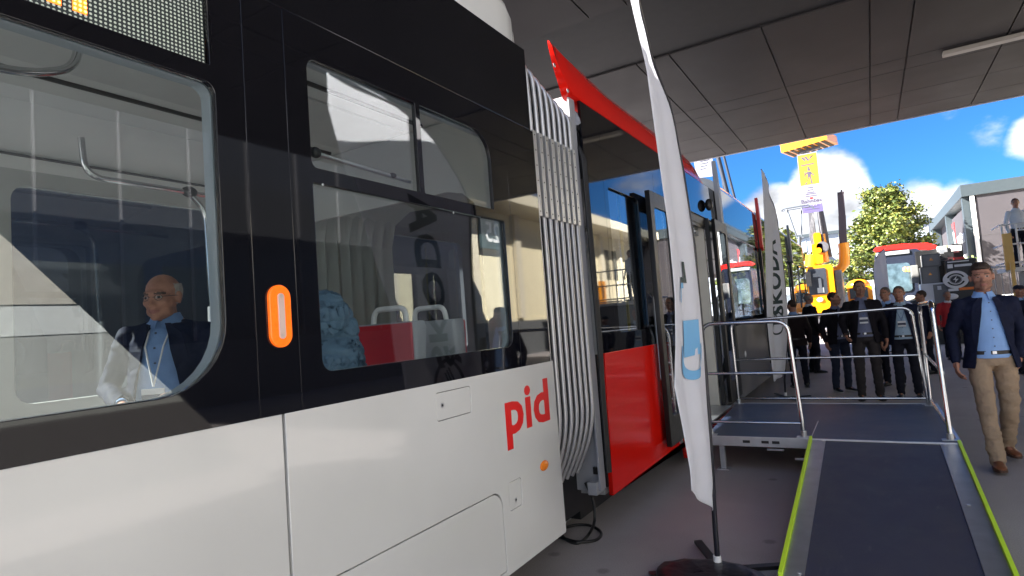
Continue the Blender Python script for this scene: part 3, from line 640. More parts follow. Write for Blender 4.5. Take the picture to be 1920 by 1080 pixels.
for y0, y1, rc in ((8.64, 8.94, endwall), (12.27, 12.63, red_m), (17.32, 17.68, endwall)):
    m_ = MB()
    m_.loft([[(p[0]+(0 if k % 2 else .05)*(1 if p[0] > -3 else -1)-.03*(1 if p[0] > -3 else -1), y, p[2]) for p in hoop(y, .02, 0, 0)] for k, y in enumerate([y0+(y1-y0)*i/8 for i in range(9)])], 0, cap=False, closed=False)
    o = m_.build('bellows', dark_fabric, tram)
    f_ = MB(); f_.loft([[(TX+.04+dx, y, z) for y, z in ((y0+.06, 2.72), (y0+.18, 2.66), (y0+.16, 3.2), (y0+.05, 3.55), (y0-.02, 3.68), (y0+.0, 3.2))] for dx in (-.03, .03)]); f_.build('gap_cover', rc, o, bevel=.006)
    f_ = MB(); f_.box((TX-.02, y0+.05, .5), (TX+.03, y0+.12, 2.7)); f_.build('edge_seal', black_rub, o)
hdl = MB(); q = at(1397, 664, 0, TX); hdl.ell((TX+.006, q.y, q.z), (.012, .05, .05)); hdl.build('side_lamp', white_m, c3, smooth=R(60))
und = MB(); und.box((FX+.3, -3, .08), (TX-.3, 3.2, .30)); und.box((FX+.3, 4.2, .08), (TX-.3, 8.5, .30)); und.box((FX+.3, 9, .08), (TX-.3, 21.3, .30)); und.box((FX+.5, 3.2, .18), (TX-.25, 4.2, .48)); und.build('underframe', black_m, tram)
for y in (-1.2, .4, 10, 11.6, 18.8, 20.3):
    for x in (-2.283, -3.717): wh = MB(); wh.tube([(x-.06, y, .30), (x+.06, y, .30)], .29, 24); wh.build('wheel', alu_dull, tram)
# ------------------------------------------------------------------ beach flags
def smooth1(pts, n):
    """Catmull-Rom resample of (t, value) pairs at n+1 even steps of t in 0..1"""
    out = []
    for i in range(n+1):
        t_ = i/n; k = 0
        while k < len(pts)-2 and pts[k+1][0] < t_: k += 1
        p0, p1, p2, p3 = pts[max(k-1, 0)], pts[k], pts[k+1], pts[min(k+2, len(pts)-1)]
        s_ = (t_-p1[0])/(p2[0]-p1[0]) if p2[0] > p1[0] else 0
        m1 = (p2[1]-p0[1])/max(1e-6, (p2[0]-p0[0]))*(p2[0]-p1[0]); m2 = (p3[1]-p1[1])/max(1e-6, (p3[0]-p1[0]))*(p2[0]-p1[0])
        out.append((2*s_**3-3*s_**2+1)*p1[1]+(s_**3-2*s_**2+s_)*m1+(-2*s_**3+3*s_**2)*p2[1]+(s_**3-s_**2)*m2)
    return out
def glyph_on(fn, body, parent, name, mt, u0, v0, h, rot90=True, mirror=False, off=.006):
    """print letters on the cloth: text laid in (s, t) cloth coordinates then mapped on the surface fn(a, z)"""
    cu = bpy.data.curves.new(name, 'FONT'); cu.body = body; cu.size = h; cu.align_x = 'CENTER'; cu.align_y = 'CENTER'; cu.resolution_u = 3; cu.offset = .012; cu.space_character = 1.08
    me = to_mesh(bpy.data.objects.new('t', cu)); bpy.data.curves.remove(cu)
    bm = bmesh.new(); bm.from_mesh(me)
    bmesh.ops.triangulate(bm, faces=bm.faces)
    bmesh.ops.subdivide_edges(bm, edges=[e for e in bm.edges if e.calc_length() > .05], cuts=2, use_grid_fill=True)
    for v in bm.verts:
        x, y = v.co.x, v.co.y
        if mirror: y = -y
        a, z = (u0 - y, v0 + x) if rot90 else (u0 + x, v0 + y)
        v.co = fn(a, z, off)
    bm.to_mesh(me); bm.free(); me.materials.clear(); me.materials.append(mt); me.name = name
    return link(name, me, parent)
def tab(t_, z):
    if z <= t_[0].z: k = 0
    else:
        k = 0
        while k < len(t_)-2 and t_[k+1].z < z: k += 1
    a, b_ = t_[k], t_[k+1]; s_ = max(-.5, (z-a.z)/(b_.z-a.z)); s_ = min(s_, 1.6); p = a.lerp(b_, s_); p.z = z; return p
def beach_flag(base, free_dir, label, H=3.72, W=.84, zb=.60, lean=None, amp=.03, print_far=True, print_near=False, near=False, phase=0, rel=None, fs=1.0, poleh=None, free=None, pole_t=None, free_t=None):
    """feather flag; base point on the ground, free_dir unit vector (horizontal) from pole to free edge"""
    r_ = root('beach_flag', base, label=label, cat='flag')
    B = Vector(base); fd = Vector((*free_dir, 0)).normalized(); nn = Vector((-fd.y, fd.x, 0))
    lean = lean or (lambda z: Vector((0, 0, 0)))
    zt = H - .75                                     # where the pole starts to bend over
    def edge(z): return 0 if z < zt else W*.985*(1-math.sqrt(max(0, 1-((z-zt)/(H-zt))**2)))**.8
    def fn(a, z, off=0.0):
        q = a/W
        wv = (amp*math.sin(q*5.2+z*.7+phase)+amp*.45*math.sin(q*11+z*1.9+phase*2))*min(1, q*3)
        if rel: wv += rel(q, z)
        sag = -.0
        if free is not None:
            p_ = tab(pole_t, z); f_ = tab(free_t, z); e9 = p_.lerp(f_, q); n9 = Vector((-(f_-p_).y, (f_-p_).x, 0)).normalized()
            lo9 = max(0, min(1, (1.15-z)/.6)); return e9 + n9*(wv*math.sin(min(1, q*1.02)*PI)+off+.022*lo9*math.sin(q*PI)+.012*math.sin(q*14+z*2.3)*math.sin(q*PI))
        return B + Vector((0, 0, z)) + fd*a + nn*(wv+off) + lean(z)
    def botz(q): return (zb-.15*q/.35 if q < .35 else zb-.15+.27*(q-.35)/.65) if near else zb-.12*math.sin(min(1, q*1.1)*PI*.55)
    nu, nv = 26, 90; m = MB(); idx = []
    rings = []
    for j in range(nv+1):
        row = []
        for i in range(nu+1):
            q = i/nu; zz = zb + (H-zb)*j/nv; e_ = edge(zz); a = e_ + (W-e_)*q
            if j < nv*.25: zz += (botz(q)-zb)*(1-j/(nv*.25))
            row.append(fn(a, zz))
        rings.append(row)
    m.loft(rings, 0, cap=False, closed=False)
    fl = m.build('flag_cloth', flag_w, r_, smooth=R(180))
    sm_ = fl.modifiers.new('t', 'SOLIDIFY'); sm_.thickness = .002
    if free is not None:
        pts = [B, tab(pole_t, .3), tab(pole_t, zb)]+[tab(pole_t, z) for z in (1.2, 2.0, zt)]+[fn(edge(z), z) for z in [zt+(H-zt)*k/8 for k in range(1, 9)]]
    p = MB(); pts = pts if free is not None else [B + Vector((0, 0, z)) + lean(z) for z in (.0, .3, zb, 1.2, 2.0, zt)] + [B + Vector((0, 0, z)) + fd*edge(z) + lean(z) for z in [zt+(H-zt)*k/8 for k in range(1, 9)]]
    p.tube(pts, [.017, .016, .016, .015, .013, .012]+[.010]*8, 10); p.build('flag_pole', pole_m, r_, smooth=R(60))
    sl2 = MB(); sl2.tube([B+Vector((0, 0, .04)), B+Vector((0, 0, .10))], .024, 12); sl2.tube([B+Vector((0, 0, zb-.04))+lean(zb), B+Vector((0, 0, zb+.02))+lean(zb)], .021, 10, 1); sl2.build('pole_socket', [white_m, black_m], r_, smooth=R(50))
    bs_ = MB()
    for a in range(2):
        M_ = Matrix.Translation(B) @ Matrix.Rotation(R(30+90*a), 4, 'Z'); bs_.box((-.42, -.025, .004+.02*a), (.42, .025, .024+.02*a), 0, M_)
    bs_.build('cross_base', black_m, r_)
    return r_, fn, zt
rng_ = random.Random(3)
# near flag: the sheet runs from the pole back towards the camera
def leanN(z): return Vector((-.030*z, 0, 0)) + Vector((-.035*max(0, z-2.2)**1.3, 0, 0))
YP, YF = 3.80, 2.96
POLE_T = [at(x, y, 1, YP) for x, y in ((1345, 1068), (1336, 900), (1326, 760), (1320, 650), (1312, 560), (1300, 450), (1285, 350), (1270, 262))]
FREE_T = [at(x, y, 1, YF if y > 500 else 2.56+.39*max(0, y)/500) for x, y in ((1299, 955), (1295, 885), (1280, 800), (1265, 725), (1267, 650), (1266, 560), (1262, 510), (1254, 430), (1236, 300), (1213, 130), (1183, 0), (1180, -20))]
POLE_T.append(at(1250, 150, 1, YP)); 
fr_, fnN, ztN = beach_flag((-.955, 3.80, 0), (.085-.02, -.83), 'nearest tall white flag with a pale blue ring emblem, in front of the tram door', H=3.24, W=.90, zb=.61, amp=.022, near=True, free=1, pole_t=POLE_T, free_t=FREE_T)
# weighted bag on its base
bag = MB()
for k in range(16):
    pass
bgm = MB(); rings = []
for (rx, z) in ((.10, .004), (.29, .006), (.32, .03), (.31, .055), (.24, .066), (.10, .050)):
    rings.append([(-.96+rx*(1+.06*math.sin(3*2*PI*j/28))*math.cos(2*PI*j/28), 3.60+.8*rx*math.sin(2*PI*j/28), z+.004*math.sin(9*j)) for j in range(28)])
bgm.loft(rings); tag(bgm.build('weight_bag', mat('black vinyl', (.014, .012, .018), .35, bump=.4, bs=18), smooth=R(60)), 'black flat weight bag lying round the foot of the nearest white flag', 'weight bag')
glyph_on(fnN, 'ŠKODA', fr_, 'lettering', text_dark, .46, 1.93, .34, mirror=False, off=-.006)
def emblem(fn, parent, ua, vz, rad, mt, off, mode='ring'):
    m = MB(); n = 40
    def ringpts(r0, r1, a0, a1, kx=1.0):
        k = n
        for i in range(k):
            t0 = a0+(a1-a0)*i/k; t1 = a0+(a1-a0)*(i+1)/k
            m.v += [tuple(fn(ua+kx*rr*math.cos(tt), vz+rr*math.sin(tt), off)) for rr, tt in ((r0, t0), (r1, t0), (r1, t1), (r0, t1))]
            q = len(m.v); m.face((q-4, q-3, q-2, q-1))
    ringpts(rad*.86, rad, 0, 2*PI)
    if mode == 'ring':
        # winged arrow inside the ring
        def poly(ps):
            q = len(m.v); m.v += [tuple(fn(ua+rad*x, vz+rad*y, off)) for x, y in ps]; m.face(range(q, q+len(ps)))
        poly([(-.70, -.14), (.25, -.14), (.25, .02), (-.70, .02)]); poly([(.25, -.34), (.72, -.06), (.25, .20)])
        for k in range(3): poly([(-.55+.22*k, .08), (-.42+.22*k, .08), (.02+.16*k, .66-.08*k), (-.12+.16*k, .66-.08*k)])
    return m.build('printed_emblem', mt, parent)
emblem(fnN, fr_, .44, 1.20, .20, text_dark, -.006)
# +X face: pale blue ring with a broad stem, half turned away
mm = MB()
def ringseg(m, fn, ua, vz, r0, r1, a0, a1, off, n=30, kx=1, kz=1):
    for i in range(n):
        t0 = a0+(a1-a0)*i/n; t1 = a0+(a1-a0)*(i+1)/n
        m.v += [tuple(fn(ua+kx*rr*math.cos(tt), vz+kz*rr*math.sin(tt), off)) for rr, tt in ((r0, t0), (r1, t0), (r1, t1), (r0, t1))]
        q = len(m.v); m.face((q-4, q-3, q-2, q-1))
E_U, E_Z = .40, 1.38
ringseg(mm, fnN, E_U, E_Z, .115, .165, R(170), R(375), .006, kx=1.7)
ringseg(mm, fnN, E_U+.1, E_Z+.22, .13, .165, R(20), R(95), .006, kx=1.4)
for z0, z1, u0, u1 in ((E_Z-.03, E_Z+.17, .30, .56),):
    n_ = 5
    for i in range(n_):
        za, zb_ = z0+(z1-z0)*i/n_, z0+(z1-z0)*(i+1)/n_; mm.v += [tuple(fnN(u, z, .006)) for u, z in ((u0, za), (u1, za), (u1, zb_), (u0, zb_))]; q = len(mm.v); mm.face((q-4, q-3, q-2, q-1))
mm.build('printed_emblem', text_blue, fr_)
ml_ = MB()
for u0, z0, u1, z1 in ((.42, 1.78, .46, 1.88), (.42, 1.76, .56, 1.79)):
    ml_.v += [tuple(fnN(u, z, .006)) for u, z in ((u0, z0), (u1, z0), (u1, z1), (u0, z1))]; q = len(ml_.v); ml_.face((q-4, q-3, q-2, q-1))
ml_.build('printed_mark', text_dark, fr_)
# second flag further along the tram
f2, fn2, _z = beach_flag((-1.40, 11.15, 0), (-.165, -.98), 'second white flag with dark vertical lettering standing beyond the platform', H=3.80, W=.84, zb=.50, amp=.03, phase=1.0, free=1, pole_t=[at(x, y, 1, 11.15) for x, y in ((1474, 745), (1471, 712), (1476, 640), (1477, 590), (1471, 520), (1463, 450), (1455, 400), (1447, 350))], free_t=[at(x, y, 1, 10.34) for x, y in ((1452, 725), (1444, 660), (1438, 600), (1436, 520), (1434, 440), (1431, 370), (1428, 330))])
glyph_on(fn2, 'ŠKODA', f2, 'lettering', text_dark, .34, 2.05, .36, mirror=True, off=.008)
emblem(fn2, f2, .42, 1.30, .20, text_dark, .008)
f3, fn3, _z = beach_flag((.13, 20.3, 0), (.5, -.6), 'slim pale flag behind the men, in front of the dark windscreen', H=2.95, W=.5, zb=.6, amp=.03, phase=2.0)

# ------------------------------------------------------------------ access platform with ramp
plat = root('access_platform', (-.5, 6.5, 0), label='steel access platform with tube railings and a dark ramp edged in lime tape', cat='platform')
DZ = .35
dk = MB(); PX0, PX1, PY0, PY1 = -1.62, .50, 6.16, 8.27
dk.loft([[(PX0+.08, PY0-.01, z), (PX1, PY0+.02, z), (PX1, PY1, z), (PX0-.02, PY1, z)] for z in (DZ-.02, DZ)])
dk.build('deck', deck_m, plat)
fb = MB()
fb.box((PX0+.10, PY0-.035, DZ-.09), (PX1+.03, PY0-.012, DZ+.003)); fb.box((PX1+.004, PY0-.01, DZ-.09), (PX1+.03, PY1+.03, DZ+.004)); fb.box((PX0-.02, PY1+.003, DZ-.09), (PX1, PY1+.03, DZ+.004)); fb.box((PX0+.06, PY0, DZ-.09), (PX0+.08, PY1, DZ-.022))
for x in (PX0+.2, -.55, PX1-.1):
    for y in (PY0+.1, PY1-.15): fb.box((x-.025, y-.025, .01), (x+.025, y+.025, DZ-.022)); fb.box((x-.06, y-.06, .0), (x+.06, y+.06, .01))
for x, y, z in ((-.66, PY0+.1, .12), (-.9, PY0+.1, .2)): fb.box((x-.1, y-.01, z), (x+.05, y+.01, z+.02))
fb.box((-.64, PY0-.06, DZ-.03), (.52, PY0-.036, DZ+.006))
fb.build('deck_frame', alu_dull, plat, bevel=.003)
sl3 = MB()
for px in (1435, 1455, 1400):
    q = at(px, 828, 1, PY0-.036); sl3.box((q.x-.035, PY0-.040, DZ-.055), (q.x+.03, PY0-.036, DZ-.03))
sl3.build('frame_slot', black_m, plat)
seam = MB(); seam.box((-.60, PY0+.0, DZ+.0008), (-.592, PY0+.9, DZ+.0022)); seam.build('deck_joint', alu_dull, plat)
RT = DZ+1.11
def rail_frame(name, pts, mids, r=.019, feet=()):
    o = railtube(name, pts, r, plat, chrome)
    m_ = MB()
    for a, b_ in mids: m_.tube([a, b_], .014, 10)
    m_.build('middle_bar', chrome, o, smooth=R(50))
    f_ = MB()
    for x, y in feet: f_.box((x-.06, y-.035, DZ+.002), (x+.06, y+.035, DZ+.010)); f_.tube([(x, y, DZ+.008), (x, y, DZ+.06)], r+.006, 12)
    f_.build('foot_plate', alu_dull, o)
    return o
ya = PY0+.03
rail_frame('guard_rail', [(-1.50, ya, DZ+.01), (-1.50, ya, RT), (-.70, ya, RT-.02), (-.655, ya, DZ+.01)], [((-1.5, ya, DZ+.61), (-.68, ya, DZ+.60)), ((-1.5, ya, DZ+.13), (-.66, ya, DZ+.13))], feet=((-1.50, ya), (-.655, ya)))
yb = PY1-.05
rail_frame('guard_rail', [(-1.60, yb, DZ+.01), (-1.61, yb, RT-.04), (.38, yb, RT), (.44, yb, DZ+.01)], [((-1.6, yb, DZ+.57), (.40, yb, DZ+.56)), ((-1.6, yb, DZ+.07), (.43, yb, DZ+.07))], feet=((-1.6, yb), (.44, yb)))
xc = PX1-.04
rail_frame('guard_rail', [(xc, yb-.02, DZ+.01), (xc, yb-.03, RT+.02), (xc-.02, PY0+.14, RT+.06), (xc+.0, PY0+.08, DZ+.01)], [((xc, yb, DZ+.57), (xc, PY0+.1, DZ+.57)), ((xc, yb, DZ+.07), (xc, PY0+.1, DZ+.10))], r=.021, feet=((xc, yb-.1), (xc, PY0+.08)))
# ramp
RA = Vector((-.60, PY0-.045, DZ-.004)); RB = Vector((.515, PY0-.045, DZ-.004)); 
RL = 2.42; RZ = .045
def rp_(u, s, h=0): # u across 0..1, s along 0..1
    return (RA.x+(RB.x-RA.x)*u, RA.y-RL*s, RA.z+(RZ-RA.z)*s+h)
rm = MB(); rm.loft([[rp_(.115, s, -.02), rp_(.875, s, -.02), rp_(.875, s, .0), rp_(.115, s, .0)] for s in (0, 1)]); ramp = rm.build('ramp', ramp_m, plat)
def strip(name, u0, u1, h0, h1, m, s0=0, s1=1, parent=ramp):
    q = MB(); q.loft([[rp_(u0, s, h0), rp_(u1, s, h0), rp_(u1, s, h1), rp_(u0, s, h1)] for s in (s0, s1)]); return q.build(name, m, parent, bevel=.001)
strip('side_strip', .018, .114, -.022, .005, alu_dull); strip('side_strip', .876, .982, -.022, .005, alu_dull)
strip('edge_tape', -.004, .016, -.022, .028, lime, -.01, .985); strip('edge_tape', .984, 1.004, -.022, .028, lime, -.01, 1)
tip = MB()
tip.loft([[(RA.x+.02, y, z-.012), (RB.x-.02, y, z-.012), (RB.x-.02, y, z), (RA.x+.02, y, z)] for y, z in ((RA.y-RL-.004, RZ-.004), (RA.y-RL-.45, .02))])
tip.build('ramp_tip', alu_dull, plat)
strip('edge_tape', -.004, .016, -.035, .012, lime, 1.01, 1.17)
bo = MB()
for u, s in ((.10, .02), (.09, .96), (.90, .02), (.91, .5)): p = rp_(u, s, .006); bo.tube([p, (p[0], p[1], p[2]+.006)], .012, 12)
bo.build('bolt', alu, ramp)
# cable
cb = MB()
cpts = [at(1098, 905, 1, 4.05)+Vector((0, 0, 0)), at(1112, 940, 1, 4.0), at(1115, 975, 1, 3.95), at(1105, 1000, 2, .03), at(1085, 1018, 2, .015), at(1062, 1012, 2, .012), at(1052, 995, 2, .012), at(1075, 985, 2, .012), at(1105, 985, 2, .012), at(1127, 998, 2, .012), at(1118, 1012, 2, .012), at(1085, 1016, 2, .02), at(1052, 1008, 2, .012), at(1020, 1000, 2, .012)]
out = []
for k in range(3):
    cs = smooth1([(i/(len(cpts)-1), p[k]) for i, p in enumerate(cpts)], 90); out.append(cs)
cb.tube(list(zip(*out)), .011, 8); tag(cb.build('power_cable', rubber_cable, smooth=R(90)), 'black power cable looping from the bellows down onto the asphalt', 'cable')
# ------------------------------------------------------------------ jacket on the seat
jk = MB()
for c_, r_ in (((-2.30, 2.02, 1.62), (.20, .13, .17)), ((-2.28, 2.00, 1.50), (.22, .14, .15)), ((-2.22, 1.95, 1.70), (.14, .10, .12)), ((-2.26, 2.05, 1.42), (.17, .13, .10)), ((-2.40, 2.06, 1.66), (.13, .12, .14))): jk.ell(c_, r_)
jo = jk.build('hanging_jacket', denim)
# ------------------------------------------------------------------ people
def remesh(mb, voxel, sm=2, it=None, disp=None):
    me = bpy.data.meshes.new('r'); me.from_pydata(mb.v, [], mb.f)
    bm = bmesh.new(); bm.from_mesh(me); bmesh.ops.recalc_face_normals(bm, faces=bm.faces); bm.to_mesh(me); bm.free()
    o = bpy.data.objects.new('r', me)
    r_ = o.modifiers.new('r', 'REMESH'); r_.mode = 'VOXEL'; r_.voxel_size = voxel; r_.adaptivity = 0
    if sm: s_ = o.modifiers.new('s', 'SMOOTH'); s_.factor = .5; s_.iterations = sm
    me2 = to_mesh(o); bpy.data.meshes.remove(me)
    if disp:
        for v in me2.vertices: v.co = v.co + v.normal*disp(v.co)
    return me2
def fin(me, name, mats, parent, fn=None):
    me.name = name; me.materials.clear()
    for q in (mats if isinstance(mats, (list, tuple)) else [mats]): me.materials.append(q)
    if fn:
        for p in me.polygons: p.material_index = fn(p.center, p.normal)
    return link(name, me, parent, smooth=R(180))
def V(*a): return Vector(a)
def lerp(a, b_, t_): return a+(b_-a)*t_
def hand(mb, wr, d, palm, size=1.0, curl=.6, side=1, rr=.0085):
    """palm + four unequal bent fingers + thumb; d = direction of the forearm, palm = direction the palm faces"""
    d = d.normalized(); palm = (palm-d*palm.dot(d)).normalized(); ac = d.cross(palm).normalized()*side
    k = size
    mb.cap(wr-d*.02, wr+d*.035*k, .026*k, .028*k, fl=.75)
    for i in range(4): mb.cap(wr+d*.02*k+ac*(-.026+.0175*i)*k, wr+d*.085*k+ac*(-.031+.0205*i)*k, .0145*k, .0125*k, seg=10)
    L = [.062, .075, .07, .055]
    for i in range(4):
        p = wr+d*.088*k+ac*(-.031+.0207*i)*k; dr = d.copy()
        for j, f_ in enumerate((.45, .32, .23)):
            a = curl*(.55+.5*j)+.06*i; dr = (d*math.cos(a)+palm*math.sin(a)).normalized(); q = p+dr*L[i]*f_*1.25*k; mb.cap(p, q, (rr-.0006*j)*k, (rr-.001-.0006*j)*k, seg=8); p = q
    t0 = wr+d*.03*k-ac*.026*k; t1 = t0+(d*.6-ac*.7+palm*.35).normalized()*.045*k; t2 = t1+(d*.85-ac*.15+palm*.5).normalized()*.032*k
    mb.cap(t0, t1, .014*k, .0115*k, seg=8); mb.cap(t1, t2, .0105*k, .009*k, seg=8)
def rot_h(yaw, pitch=0, roll=0): return Matrix.Rotation(yaw, 3, 'Z') @ Matrix.Rotation(pitch, 3, 'X') @ Matrix.Rotation(roll, 3, 'Y')
def headgeo(mb, hc, M, s=1.0, jaw=1.0):
    e = lambda c, r, **k: mb.ell(hc+M @ (V(*c)*s), tuple(q*s for q in r), M=M, **k)
    e((0, .018, .030), (.077, .096, .090), seg=24, rg=16)     # cranium
    e((0, -.030, -.010), (.068, .068, .075), seg=20, rg=12)   # mid face
    e((0, -.034, -.062), (.053*jaw, .058, .050), seg=18, rg=12)  # jaw
    e((0, -.076, -.092), (.024*jaw, .020, .019))              # chin
    e((0, -.078, .030), (.050, .021, .013))                   # brow ridge
    for x in (-1, 1):
        e((x*.041, -.060, -.020), (.022, .024, .020))         # cheek bone
        e((x*.044*jaw, -.028, -.066), (.018, .038, .028))     # jaw angle
        e((x*.078, .012, -.005), (.010, .020, .031)); e((x*.083, .018, .008), (.008, .016, .018))  # ear
        e((x*.031, -.078, .008), (.0155, .013, .0095))        # eyelid
        e((x*.013, -.097, -.032), (.009, .012, .008))         # nostril wing
    nb = [V(0, -.082, .018), V(0, -.096, -.004), V(0, -.110, -.026)]
    mb.cap(hc+M @ (nb[0]*s), hc+M @ (nb[1]*s), .009*s, .0105*s, seg=10); mb.cap(hc+M @ (nb[1]*s), hc+M @ (nb[2]*s), .0105*s, .0135*s, seg=10)
    e((0, -.092, -.056), (.025, .012, .0065)); e((0, -.089, -.068), (.022, .012, .0075))     # lips
def headmat(hc, M, s, hairm):
    Mi = M.inverted()
    def fn(c, n):
        p = (Mi @ (c-hc))/s
        if p.y < -.055:
            ax = abs(p.x)
            if .019 < ax < .045 and abs(p.z-.006) < .0048 and p.y < -.06: return 3 if abs(ax-.032) < .006 else 2
            if .014 < ax < .052 and abs(p.z-(.027-.10*abs(ax-.034))) < .0050: return 4
            if ax < .026 and abs(p.z+.062) < (.0085 if ax < .015 else .006) and p.y < -.076: return 1
        if hairm is hair_br and p.y < .0 and p.z < -.022-.25*max(0, .045-abs(p.x))*(1 if p.y > -.09 else 0)+.010*noise.noise(p*40) and abs(p.x) < 1 and p.z > -.112 and not (abs(p.x) < .03 and p.z > -.040 and p.y > -.05): return 5 if (abs(p.x) > .02 or p.z < -.072 or p.z > -.056) else 0
        return 0
    return fn
def hairgeo(parent, hc, M, s, m, style='short', vox=.007):
    mb = MB(); e = lambda c, r, **k: mb.ell(hc+M @ (V(*c)*s), tuple(q*s for q in r), M=M, **k)
    e((0, .026, .036), (.0815, .098, .094), seg=24, rg=16)
    if style == 'fringe': e((0, -.052, .083), (.052, .032, .020)); e((.01, -.02, .10), (.05, .05, .026))
    if style == 'cap': e((0, -.02, .06), (.085, .10, .062)); e((0, -.11, .045), (.06, .05, .012))
    me = remesh(mb, vox, 1, disp=lambda c: .004*noise.noise(c*70)+.003*noise.noise(c*160))
    bm = bmesh.new(); bm.from_mesh(me); Mi = M.inverted(); dl = []
    for f in bm.faces:
        p = (Mi @ (f.calc_center_median()-hc))/s
        line = .068 if p.y < -.045 else (.068-(p.y+.045)*1.15 if p.y < .03 else -.018-(p.y-.03)*.75)
        if style == 'fringe' and p.y < -.03: line = .063
        if style == 'bald': line = 9 if (p.y < -.012 or p.z > .068) else -.035
        if style == 'cap': line = .045
        if abs(p.x) > .055 and p.y < -.005 and p.z > .0 and style not in ('bald', 'cap'): line = min(line, .06 if p.y < -.04 else .012)
        if p.z < line: dl.append(f)
    bmesh.ops.delete(bm, geom=dl, context='FACES')
    loose = [v for v in bm.verts if not v.link_faces]; bmesh.ops.delete(bm, geom=loose, context='VERTS')
    bm.to_mesh(me); bm.free(); return fin(me, 'hair', m, parent)
def person(loc, rz, label, H=1.80, jacket=navy, shirt=shirt_b, trousers=darktrs, shoes=shoe_bk, hairm=hair_br, style='short', vox=.018, pose=None, group=None, open_=1.0, badge=None, belly=1.0, head=(0, 0, 0), lean=(0, 0), hold=None, glasses=False, name='person', open_w=1.0, hs=1.0):
    """standing figure, facing local -Y; joints in metres for a height of 1.80"""
    r_ = empty(name, loc, rz, label=label, cat='person', group=group); s = H/1.80; r_.scale = (s, s, s)
    P = dict(hipL=V(.095, 0, .93), hipR=V(-.095, 0, .93), kneeL=V(.11, -.02, .50), kneeR=V(-.11, -.02, .50), ankL=V(.12, .03, .085), ankR=V(-.12, .03, .085),
             shL=V(.192, .005, 1.455), shR=V(-.192, .005, 1.455), elL=V(.265, .04, 1.18), elR=V(-.265, .04, 1.18), wrL=V(.27, -.05, .92), wrR=V(-.27, -.05, .92),
             neck=V(0, .015, 1.53), head=V(0, -.005, 1.685), toeL=0, toeR=0, curl=.7)
    if pose: P.update(pose)
    top = V(lean[0], lean[1], 0)
    def up(p):   # upper body leans
        t_ = max(0, (p.z-.95)/.6); return p+top*t_
    for k in ('shL', 'shR', 'elL', 'elR', 'wrL', 'wrR', 'neck', 'head'):
        if not (pose and k in pose): P[k] = up(P[k])
    hc = P['head']; HM = rot_h(*head)*hs
    # ---- body: one continuous surface under the clothes
    b = MB(); headgeo(b, hc, HM)
    b.cap(P['neck']-V(0, 0, .04), hc+HM @ V(0, .018, -.05), .058, .054, seg=18)
    b.cap(P['neck']+V(0, .01, -.06), V(0, .0, 1.05)+top*.2, .10, .12, seg=18, fl=.75); b.cap(V(0, 0, 1.08), V(0, 0, 1.0), .125, .115, seg=18, fl=.75)
    for q in 'LR':
        b.cap(P['sh'+q]-V(0, 0, .03), P['el'+q], .045, .036); b.cap(P['el'+q], P['wr'+q], .036, .026)
        b.cap(P['neck']-V(0, 0, .075), P['sh'+q]-V(0, 0, .05), .040, .035)
        b.cap(P['hip'+q], P['knee'+q], .07, .05); b.cap(P['knee'+q], P['ank'+q], .045, .035); b.cap(P['ank'+q]-V(0, .0, .02), P['ank'+q]+V(0, -.10, -.045), .032, .028)
        d = (P['wr'+q]-P['el'+q]).normalized(); sd = 1 if q == 'L' else -1
        pv = P.get('palm'+q, V(-sd, .1, 0))
        hand(b, P['wr'+q]+d*.01, d, pv, 1.0, P['curl'], -sd, rr=.0095 if vox > .008 else .0088)
    me = remesh(b, .0072 if vox < .011 else .011, 1)
    body = fin(me, 'body', [skin, lipm, eyew, irism, browm if hairm != hair_gr else hair_gr, stub], r_, headmat(hc, HM, 1.0, hairm))
    hairgeo(r_, hc, HM, 1.0, hairm, style, vox=.0075 if vox < .011 else .013)
    # ---- trousers
    t_ = MB(); hem = P.get('hem', .10)
    t_.loft([[(a*(.168*belly if z > .95 else .172), .01+c_*(.118*belly if z > .95 else .122), z) for a, c_ in [(math.cos(2*PI*j/28), math.sin(2*PI*j/28)) for j in range(28)]] for z in (.88, .93, .98, 1.03)])
    for q in 'LR':
        hp, kn, an = P['hip'+q], P['knee'+q], P['ank'+q]; dn = (an-kn).normalized()
        t_.cap(hp, kn, .098, .070, seg=18); t_.cap(kn, an-V(0, 0, .005), .070, .060, seg=18)
    me = remesh(t_, vox, 2, disp=lambda c: .013*noise.noise(V(c.x*7+c.z*5, c.y*7, c.z*15))*(1 if c.z < .85 else .35)+.007*noise.noise(V(c.x*18, c.y*18, c.z*38))*(1.2 if c.z < .35 else .7)+.003*noise.noise(c*45))
    fin(me, 'trousers', trousers, r_)
    # ---- shoes
    for q in 'LR':
        an = P['ank'+q]; tz = P['toe'+q]; M_ = Matrix.Translation((an.x, an.y, 0)) @ Matrix.Rotation((.12 if q == 'L' else -.12), 4, 'Z'); lift = an.z-.085
        u_ = MB(); pr = []
        for (y, w_, h0, h) in ((.065, .026, .02, .07), (.05, .036, .012, .10), (.01, .038, .012, .105), (-.05, .040, .012, .085), (-.11, .046, .012, .062), (-.16, .044, .012, .052), (-.195, .032, .014, .04), (-.212, .015, .018, .03)):
            zz = lift + tz*max(0, -y)*1.0
            pr.append([(M_ @ V(w_*math.cos(2*PI*j/16), y, h0+(h-h0)*(.5+.5*math.sin(2*PI*j/16))+zz)) for j in range(16)])
        u_.loft(pr); sh = u_.build('shoe', shoes, r_, smooth=R(60))
